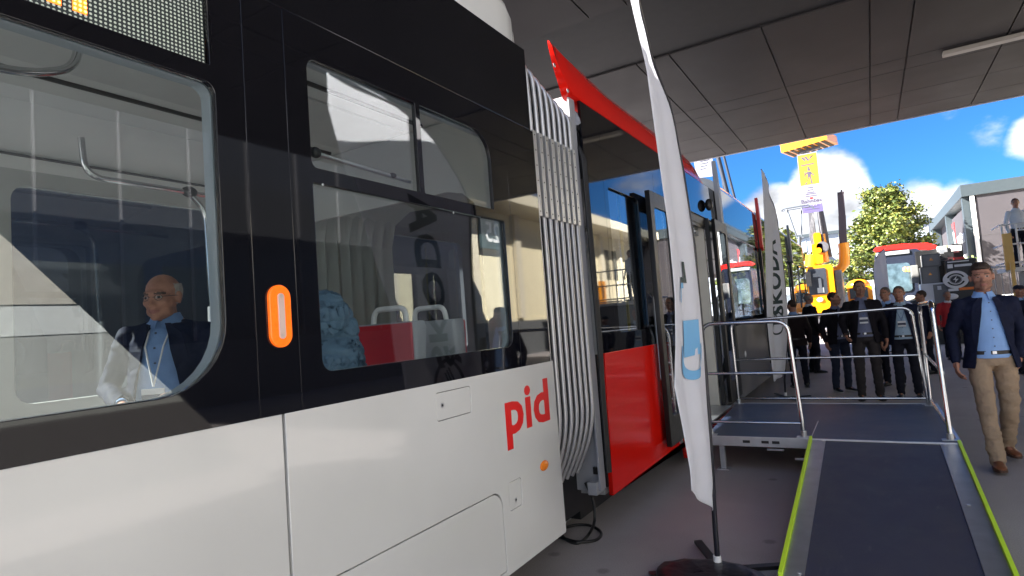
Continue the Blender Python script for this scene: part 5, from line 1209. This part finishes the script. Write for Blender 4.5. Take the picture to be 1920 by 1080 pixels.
# plain striding worker pictogram
for ps in (((.45, .74), (.58, .74), (.60, .70), (.46, .70)), ((.42, .69), (.64, .68), (.58, .60), (.44, .60)), ((.42, .68), (.30, .66), (.28, .60), (.31, .60), (.34, .645), (.43, .655)), ((.30, .70), (.34, .70), (.30, .61), (.27, .62)), ((.62, .67), (.74, .63), (.76, .61), (.72, .61), (.61, .645)), ((.45, .60), (.52, .60), (.36, .52), (.26, .49), (.24, .48), (.34, .48)), ((.52, .60), (.59, .60), (.64, .49), (.70, .48), (.56, .48), (.56, .53))): bpoly(m, ps)
bpoly(m, [(.5+.045*math.cos(k), .755+.018*math.sin(k)) for k in [2*PI*j/10 for j in range(10)]])
for v, a, b_ in ((.425, .34, .64), (.385, .34, .62), (.345, .30, .68), (.32, .22, .76), (.285, .20, .80)): bpoly(m, ((a, v), (b_, v), (b_, v-.013), (a, v-.013)))
for v in (.05, .09): bpoly(m, ((.12, v), (.86, v), (.86, v+.012), (.12, v+.012)), .022)
m.build('banner_print', dkp, ban)
m = MB(); bpoly(m, ((.43, .255), (.57, .255), (.57, .225), (.43, .225))); m.build('banner_logo', red_m, ban)
text('banner_lettering', 'Bahnbau', .27, XZ(Y-.42) @ Matrix.Translation((XO, bz0+H_*.195, 0)), dkp, ban, off=.004); text('banner_lettering', 'Gruppe', .25, XZ(Y-.42) @ Matrix.Translation((XO, bz0+H_*.152, 0)), mat('banner grey', (.35, .35, .42), .6), ban)
# second mast: yellow elbow with dark telescopic tube
m = MB(); pts = [at(x, y, 1, Y+2) for x, y in ((1562, 510), (1574, 505), (1583, 495), (1583, 470), (1581, 456))]
m.tube(pts, [.20, .22, .25, .24, .24], 8); el = m.build('mast_elbow', yellow, ym, smooth=R(50))
m = MB(); bar(m, (1581, 456), (1579, 405), .17, .16, Y+2); bar(m, (1579, 405), (1576, 364), .15, .14, Y+2); m.box((at(1570, 363, 1, Y+2).x, Y+1.8, at(1570, 363, 1, Y+2).z-.03), (at(1583, 363, 1, Y+2).x, Y+2.2, at(1570, 363, 1, Y+2).z+.03)); m.tube([at(1577, 363, 1, Y+2), at(1578, 356, 1, Y+2)], .04); m.build('mast', mat('dark bronze tube', (.05, .035, .045), .4), ym)
# measuring pantograph beside it
pg = root('pantograph', (-3.2, 28.5, 0), label='thin grey pantograph frame raised on a post left of the banner', cat='pantograph')
yy = 28.5; m = MB(); q = lambda x, y, d=0: at(x, y, 1, yy+d)
m.tube([q(1464, 396), q(1468, 392), q(1515, 384), q(1528, 392)], .035, 8); m.tube([q(1466, 396, .5), q(1520, 387, .5)], .03, 8)
m.tube([q(1476, 393), q(1496, 450)], .03, 8); m.tube([q(1503, 388, .2), q(1503, 450, .2)], .025, 8); m.tube([q(1503, 388, .2), q(1498, 430)], .012, 6)
m.tube([q(1499, 444), q(1501, 600)], .08, 10); b_ = q(1501, 600); m.tube([b_, (b_.x, yy, 0)], .10, 10); m.tube([q(1494, 446), q(1507, 446)], .05, 8); m.tube([q(1476, 393), q(1475, 398)], .05, 6); m.build('frame', mat('pale steel grey', (.13, .15, .18), .4, .3), pg, smooth=R(50))
# crane behind the tram with its own banner
cr_ = root('crane', (-4.6, 24, 0), label='dark twin boom with a white notice rising behind the tram roof', cat='crane')
yy = 24; m = MB()
for pa, pb, r_ in (((1338, 262), (1362, 356), .085), ((1349, 262), (1374, 358), .05), ((1342, 262), (1353, 330), .03)):
    a, b_ = at(*pa, 1, yy), at(*pb, 1, yy); d = (b_-a).normalized(); m.tube([a, b_, b_+d*5.5], r_, 8)
m.tube([(-3.2, yy, 0), (-3.2, yy, 1.2)], .5, 12); m.build('boom', mat('blue black steel', (.03, .035, .05), .4), cr_, smooth=R(50))
nb = slab('notice', ((1300, 296), (1335, 290), (1340, 330), (1306, 334)), yy+.3, .03, mat('banner pale', (.25, .25, .31), .6), cr_)
m = MB()
for k in range(4):
    a = at(1312, 302+5*k, 1, yy+.295); b_ = at(1329, 300+5*k, 1, yy+.295); m.box((a.x, yy+.28, a.z-.012), (b_.x-(.05*k), yy+.297, a.z+.012))
m.build('notice_print', mat('pale print', (.25, .27, .30), .6), nb)
# ------------------------------------------------------------------ dark rail vehicle with red frame on its roof
rv = root('service_vehicle', (1.0, 25, 0), label='dark service vehicle with wide windscreen and a long red bow on its roof', cat='vehicle')
Y = 24.0
a = at(1646, 480, 1, Y); b_ = at(1726, 474, 1, Y)
m = MB(); m.loft([[(x, Y+d, z) for x, z in rrect(a.x-.1, .7, b_.x, a.z+.12, .15, seg=4)] for d in (0, 3.2)]); bd = m.build('cab_body', mat('dark blue vehicle paint', (.02, .025, .045), .25), rv, smooth=R(40))
m = MB(); m.loft([[(x, Y-.04+d, z) for x, z in rrect(a.x+.0, at(1650, 550, 1, Y).z, b_.x-.33, a.z-.32, .12)] for d in (0, .035)]); m.build('windscreen', mat('reflecting windscreen', (.20, .27, .30), .06, .6, var=.6, vs=5), bd, smooth=R(40))
m = MB(); m.box((a.x-.05, Y-.05, a.z-.02), (b_.x-.3, Y+.3, a.z+.10)); m.build('roof_edge', mat('pale roof trim', (.5, .52, .55), .4), bd, bevel=.02)
for px in (1702, 1709):
    m = MB(); q = at(px-5, 505, 1, Y); m.ell((q.x, Y-.03, q.z), (.07, .04, .085)); m.build('signal_light', mat('lit orange signal', (.9, .3, .08), .3, emit=(1, .25, .05), es=1.2), bd, smooth=R(60))
m = MB(); q = at(1715, 512, 1, Y-.5); m.box((q.x-.11, Y-.7, q.z-.33), (q.x+.10, Y-.55, q.z+.25)); m.build('mirror', case_grey, bd, bevel=.03)
m = MB(); m.box((a.x-.05, Y+.1, .25), (b_.x+.1, Y+3, .69)); m.build('chassis', mach_grey, rv)
m = MB(); q0 = at(1712, 562, 1, Y-.2)
m.ell((q0.x-.05, Y-.1, q0.z+.05), (.16, .08, .10)); m.build('headlight', mat('machine headlight', (.85, .82, .75), .2), rv, smooth=R(60))
for x in (a.x+.35, b_.x-.35):
    m = MB(); m.tube([(x-.14, Y+.6, .42), (x+.14, Y+.6, .42)], .42, 24); m.build('wheel', black_rub, rv, smooth=R(40))
top = [(1637, 469), (1643, 463), (1690, 457), (1740, 455), (1757, 460), (1756, 466), (1742, 469), (1700, 467), (1660, 470), (1642, 473)]
slab('roof_bow', top, Y+.6, .5, red_m, rv, bevel=.02)
m = MB()
for px in (1662, 1708): p_ = at(px, 468, 1, Y+.8); m.tube([p_, (p_.x, Y+.8, a.z)], .05, 8)
m.build('bow_post', black_m, rv)
# rack of equipment cases
er = root('equipment_rack', (1.9, 23, 0), label='stack of grey equipment cases with small yellow warning marks on a dark frame', cat='equipment')
Y = 22.6
m = MB(); 
for px, py, w_, h_ in ((1728, 478, 36, 20), (1726, 501, 37, 29)):
    p0 = at(px, py, 1, Y); p1 = at(px+w_, py+h_, 1, Y); mm_ = MB(); mm_.box((p0.x, Y, p1.z), (p1.x, Y+.7, p0.z)); cs_ = mm_.build('case', case_grey, er, bevel=.015)
    mm_ = MB(); mm_.box((p0.x-.01, Y-.015, p0.z-.03), (p1.x+.01, Y-.002, p0.z)); mm_.box((p0.x-.01, Y-.015, p1.z), (p1.x+.01, Y-.002, p1.z+.03)); mm_.box((p0.x-.01, Y-.015, p1.z+.03), (p0.x+.03, Y-.002, p0.z-.03)); mm_.box((p1.x-.03, Y-.015, p1.z+.03), (p1.x+.01, Y-.002, p0.z-.03)); mm_.build('case_rim', mat('case rim grey', (.13, .13, .13), .5), cs_)
    c_ = ((p0.x+p1.x)/2, (p0.z+p1.z)/2); t3 = MB(); n = 0; t3.loft([[(c_[0]-.055, Y-.012+d, c_[1]-.01), (c_[0]+.055, Y-.012+d, c_[1]-.01), (c_[0], Y-.012+d, c_[1]+.08)] for d in (0, .008)]); t3.build('warning_mark', yellow, cs_)
p0 = at(1725, 533, 1, Y); p1 = at(1773, 566, 1, Y); mm_ = MB(); mm_.box((p0.x, Y-.1, p1.z), (p1.x, Y+.7, p0.z)); cs_ = mm_.build('case', white_m, er, bevel=.02)
mm_ = MB(); mm_.box((p0.x+.32, Y-.14, p1.z-.05), (p0.x+.72, Y-.103, p0.z-.05)); mm_.build('case_front', case_grey, cs_, bevel=.01)
mm_ = MB(); mm_.box((p0.x+.42, Y-.155, p0.z-.22), (p0.x+.52, Y-.143, p0.z-.10)); mm_.build('case_label', white_m, cs_)
m = MB(); fr0 = at(1716, 472, 1, Y+.8); fr1 = at(1782, 470, 1, Y+.8)
m.box((fr0.x, Y+.75, .0), (fr1.x, Y+1.2, fr0.z)); m.box((fr0.x+.1, Y-.0, 0), (fr1.x, Y+.7, p1.z-.06)); m.build('frame', black_m, er)
m = MB(); rr_ = random.Random(5)
for k in range(26):
    q = at(1765+rr_.random()*28, 462+rr_.random()*22, 1, Y+.5+rr_.random()*.6); s_ = .04+.08*rr_.random(); m.box((q.x-s_, q.y-s_, q.z-s_*.7), (q.x+s_, q.y+s_, q.z+s_*.7), rr_.choice((0, 0, 1, 2)))
q = at(1796, 470, 1, Y+.9); m.box((q.x-.14, Y+.8, q.z-.28), (q.x+.12, Y+1.2, q.z+.22), 0); q = at(1800, 485, 1, Y+.4); m.box((q.x-.15, Y+.3, q.z-.05), (q.x+.1, Y+.5, q.z+.05), 3)
m.build('roof_gear', [black_m, alu_dull, white_m, red_m], er)
# black panel with round emblem
bp_ = root('emblem_panel', (2.5, 22.3, 0), label='black panel with white round lightning emblem and an orange stripe', cat='panel')
Y = 22.2
p0 = at(1773, 492, 1, Y); p1 = at(1818, 580, 1, Y)
m = MB(); m.box((p0.x, Y, 0.3), (p1.x+.3, Y+.6, p0.z+.05)); pn = m.build('panel', mat('satin black panel', (.010, .010, .014), .4), bp_, bevel=.02)
def disc(name, cx, cz_, rx, r0, r1, mt, parent, off, a0=0, a1=2*PI, n=36):
    q = MB()
    for i in range(n):
        t0 = a0+(a1-a0)*i/n; t1 = a0+(a1-a0)*(i+1)/n; q.v += [(cx+rr*math.cos(tt)*rx, Y-off, cz_+rr*math.sin(tt)) for rr, tt in ((r0, t0), (r1, t0), (r1, t1), (r0, t1))]; k = len(q.v); q.face((k-4, k-3, k-2, k-1))
    return q.build(name, mt, parent)
ec = at(1792, 524, 1, Y)
disc('emblem', ec.x, ec.z, 1.2, 0.002, .265, white_m, pn, .006)
disc('emblem_ring', ec.x, ec.z, 1.2, .115, .125, black_m, pn, .010); disc('emblem_ring', ec.x, ec.z, 1.2, .15, .19, black_m, pn, .010, R(20), R(160)); disc('emblem_ring', ec.x, ec.z, 1.2, .15, .19, black_m, pn, .010, R(200), R(340)); disc('emblem_core', ec.x, ec.z, 1.2, .002, .108, mat('emblem dark', (.03, .03, .04), .5), pn, .010)
m = MB(); m.v += [(ec.x+u, Y-.014, ec.z+v) for u, v in ((.03, .10), (-.07, -.01), (-.005, -.01), (-.03, -.10), (.07, .015), (.005, .015))]; m.face(range(6)); m.build('emblem_bolt', white_m, pn)
m = MB(); q0 = at(1774, 500, 1, Y); m.box((q0.x+.03, Y-.02, q0.z-.06), (q0.x+.16, Y-.003, q0.z+.06)); m.box((q0.x+.20, Y-.02, q0.z-.035), (q0.x+.62, Y-.003, q0.z+.035)); q0 = at(1774, 492, 1, Y); m.box((q0.x+.03, Y-.02, q0.z-.02), (q0.x+.55, Y-.003, q0.z+.012)); q0 = at(1778, 544, 1, Y); m.box((q0.x, Y-.02, q0.z-.04), (q0.x+.25, Y-.003, q0.z+.04)); m.build('panel_marking', white_m, pn)
m = MB(); m.box((q0.x+.27, Y-.02, q0.z-.03), (q0.x+.62, Y-.003, q0.z+.045)); m.build('orange_stripe', orange_p, pn)
m = MB(); q0 = at(1785, 556, 1, Y); m.ell((q0.x, Y-.0, q0.z), (.16, .04, .09)); m.build('panel_lamp', white_m, pn)
# red-white barrier base + small things on the far ground
m = MB(); q = at(1768, 633, 2, 0)
m.box((1.62, 23.2, 0.01), (2.6, 23.6, .12)); m.box((1.66, 23.25, .12), (2.56, 23.55, .28)); tag(m.build('concrete_block', white_m, bevel=.03), 'white concrete block on the ground under the equipment rack', 'block')
# ------------------------------------------------------------------ lift platform with a man, fences
lp_ = root('raised_platform', (4.0, 19.5, 0), label='white railed platform on a yellow column at the right edge, a man standing in it', cat='lift')
Y = 19.0; f0 = at(1885, 503, 1, Y); fz = f0.z
m = MB(); m.box((f0.x, Y, fz-.10), (f0.x+2.2, Y+1.2, fz)); m.build('platform_floor', white_m, lp_)
for k in range(9):
    m = MB(); m.tube([(f0.x+.03+.27*k, Y+.02, fz), (f0.x+.03+.27*k, Y+.02, fz+1.08)], .022, 8); m.build('railing_post', white_m, lp_)
for z in (1.08, .58, .12):
    m = MB(); m.tube([(f0.x, Y+.02, fz+z), (f0.x+2.2, Y+.02, fz+z)], .022, 8); m.tube([(f0.x, Y, fz+z), (f0.x, Y+1.2, fz+z)], .022, 8); m.build('railing_bar', white_m, lp_)
m = MB(); m.box((f0.x+.0, Y-.1, fz-.05), (f0.x+.18, Y-.02, fz+.85)); m.box((f0.x+.05, Y-.35, 0), (f0.x+.12, Y-.28, 2.2)); m.build('yellow_column', mat('ochre paint', (.75, .45, .10), .4), lp_)
m = MB(); m.box((f0.x+.4, Y+.3, .3), (f0.x+1.9, Y+1.0, fz-.11)); m.build('lift_mast', case_grey, lp_)
pm_, _, _ = person((f0.x+.42, Y+.45, fz), R(25), 'man in a white shirt standing up on the railed platform', H=1.74, jacket=None, shirt=shirt_w, hairm=mat('auburn hair', (.08, .035, .02), .7), head=(-.6, .15, 0))
def fence(x0, y0, x1, y1, h, label, n, bars=True):
    f = root('barrier_fence', ((x0+x1)/2, (y0+y1)/2, 0), label=label, cat='fence', group='white barrier fences')
    a, b_ = V(x0, y0, 0), V(x1, y1, 0)
    m = MB(); m.tube([a+V(0, 0, .15), a+V(0, 0, h-.08), lerp(a, b_, .03)+V(0, 0, h), lerp(a, b_, .97)+V(0, 0, h), b_+V(0, 0, h-.08), b_+V(0, 0, .15)], .028, 8); m.tube([a+V(0, 0, .2), b_+V(0, 0, .2)], .022, 8); m.tube([a+V(0, 0, h*.55), b_+V(0, 0, h*.55)], .018, 8)
    fr = m.build('frame', white_m, f, smooth=R(60))
    for k in range(1, n): p_ = lerp(a, b_, k/n); m = MB(); m.tube([p_+V(0, 0, .2), p_+V(0, 0, h)], .010, 6); m.build('bar', white_m, f)
    for p_ in (lerp(a, b_, .06), lerp(a, b_, .94)): m = MB(); m.box((p_.x-.04, p_.y-.25, .005), (p_.x+.04, p_.y+.25, .03)); m.tube([p_+V(0, 0, .03), p_+V(0, 0, .2)], .02, 6); m.build('foot', alu_dull, f)
fence(2.55, 20.2, 3.9, 20.0, 2.15, 'white tube barrier directly behind the blazer man, beside the yellow post', 9)
fence(4.0, 20.3, 6.2, 20.1, 2.15, 'white tube barrier under the raised platform at the right edge', 12)
fence(-4.0, 30.2, -2.6, 30.0, 2.0, 'white barrier left of the yellow machine, behind the second flag', 10)
fence(6.6, 24.0, 6.6, 29.0, 1.2, 'low white barrier mirrored in the red carriage window', 16)
fence(3.4, 30.0, 6.8, 30.5, 1.3, 'far white barrier in front of the grey pavilion', 16)
# white van behind the men
vn = root('white_van', (.0, 38, 0), label='white van parked beyond the yellow machine', cat='van')
m = MB(); vp = [(-1.0, .45), (1.3, .45), (1.35, 1.2), (1.15, 2.3), (1.0, 2.55), (-.85, 2.55), (-1.0, 2.3)]
m.loft([[(x, 38+d, z) for x, z in vp] for d in (0, 4.8)]); vb = m.build('body', mat('van white', (.62, .64, .68), .3, coat=.4), vn, bevel=.06)
m = MB(); m.loft([[(x, 37.95+d, z) for x, z in ((-.75, 1.45), (1.05, 1.45), (.95, 2.15), (-.7, 2.15))] for d in (0, .04)]); m.build('windscreen', mat('pale van glass', (.45, .52, .6), .08, .5), vb)
for x in (-.65, 1.0):
    m = MB(); m.tube([(x-.12, 38.8, .35), (x+.12, 38.8, .35)], .35, 20); m.build('wheel', black_rub, vn, smooth=R(40)); m = MB(); m.ell((x, 37.97, .95), (.14, .04, .09)); m.build('headlight', white_m, vb)
yv = root('yellow_excavator', (-.2, 35.5, 0), label='low yellow excavator cab roof showing above the men', cat='work machine')
m = MB(); m.ell((-.5, 35.5, 2.25), (.55, .5, .35)); m.box((-1.0, 35.1, .6), (.1, 36.2, 2.2)); m.build('body', yellow, yv, smooth=R(40), bevel=0); m = MB(); m.box((-.9, 35.05, 1.6), (-.1, 35.09, 2.15)); m.build('window', mat('dark machine glass', (.035, .04, .05), .08), yv); m = MB()
m.box((-1.1, 35.0, .05), (.2, 36.3, .55)); m.build('track', black_rub, yv)
# ------------------------------------------------------------------ trees
def tree(loc, h, r, label, seed, n=5200, top=1.0, dens=(leaf_a, leaf_b, leaf_c), ls=.13):
    rg = random.Random(seed); t_ = root('tree', loc, label=label, cat='tree'); B = V(*loc)
    m = MB(); tips = []
    m.tube([B, B+V(.05, 0, h*.3), B+V(-.05, .05, h*.6), B+V(0, 0, h*.97)], [h*.022, h*.018, h*.011, h*.002], 8)
    for k in range(46):
        f_ = .16+.80*(k/46); z = h*f_; a = k*2.4+rg.random(); L = r*(1.03-f_)**.72*(.7+.55*rg.random())
        st_ = B+V(0, 0, z); e_ = st_+V(math.cos(a)*L, math.sin(a)*L, L*(.25+.35*f_)+.1); mid = lerp(st_, e_, .5)+V(0, 0, -.05*L)
        m.tube([st_, mid, e_], [h*.006, h*.0035, .008], 5)
        for q in range(5):
            s0 = lerp(st_, e_, .3+.14*q); a2 = a+(1 if q % 2 else -1)*(.6+.4*rg.random()); L2 = L*(.42-.05*q); e2_ = s0+V(math.cos(a2)*L2, math.sin(a2)*L2, L2*.3); m.tube([s0, e2_], [.012, .006], 4); tips.append((s0, e2_))
        tips.append((mid, e_))
    m.build('trunk', bark, t_, smooth=R(60))
    lf_ = MB()
    for k in range(n):
        s0, e_ = rg.choice(tips); q = rg.random()**.6; p_ = lerp(s0, e_, q)+V(rg.gauss(0, .16), rg.gauss(0, .16), rg.gauss(0, .14))*(r/2.6)
        s_ = ls*(.6+.8*rg.random()); u = V(rg.gauss(0, 1), rg.gauss(0, 1), rg.gauss(0, .6)).normalized(); v_ = u.cross(V(rg.gauss(0, 1), rg.gauss(0, 1), rg.gauss(0, 1))).normalized()
        mi = 0 if rg.random() < .5 else (1 if rg.random() < .5 else 2)
        n0 = len(lf_.v); lf_.v += [tuple(p_-u*s_), tuple(p_+v_*s_*.55), tuple(p_+u*s_), tuple(p_-v_*s_*.55)]; lf_.face((n0, n0+1, n0+2, n0+3), mi)
    lf_.build('crown', list(dens), t_)
tree((1.15, 44, 0), 8.3, 3.6, 'bright green pointed tree in the middle distance behind the red bow', 4, n=24000, ls=.105)
tree((-4.6, 40, 0), 6.0, 2.7, 'lower green tree between the tram end and the yellow machine', 9, n=9000, ls=.11)
tree((-7.5, 47, 0), 6.5, 3.0, 'green tree partly hidden behind the end of the tram', 12, n=5000, ls=.14)
tree((9.5, 60, 0), 4.5, 2.2, 'small green tree far off by the pavilion, mirrored in the tram', 15, n=2500, ls=.14)

# ------------------------------------------------------------------ parent offsets for things built in world coordinates
bpy.context.view_layer.update()
for r_ in ROOTS:
    inv = Matrix.Translation(r_.location).inverted()
    for o in r_.children: o.matrix_parent_inverse = inv

bpy.data.scenes.remove(WS)
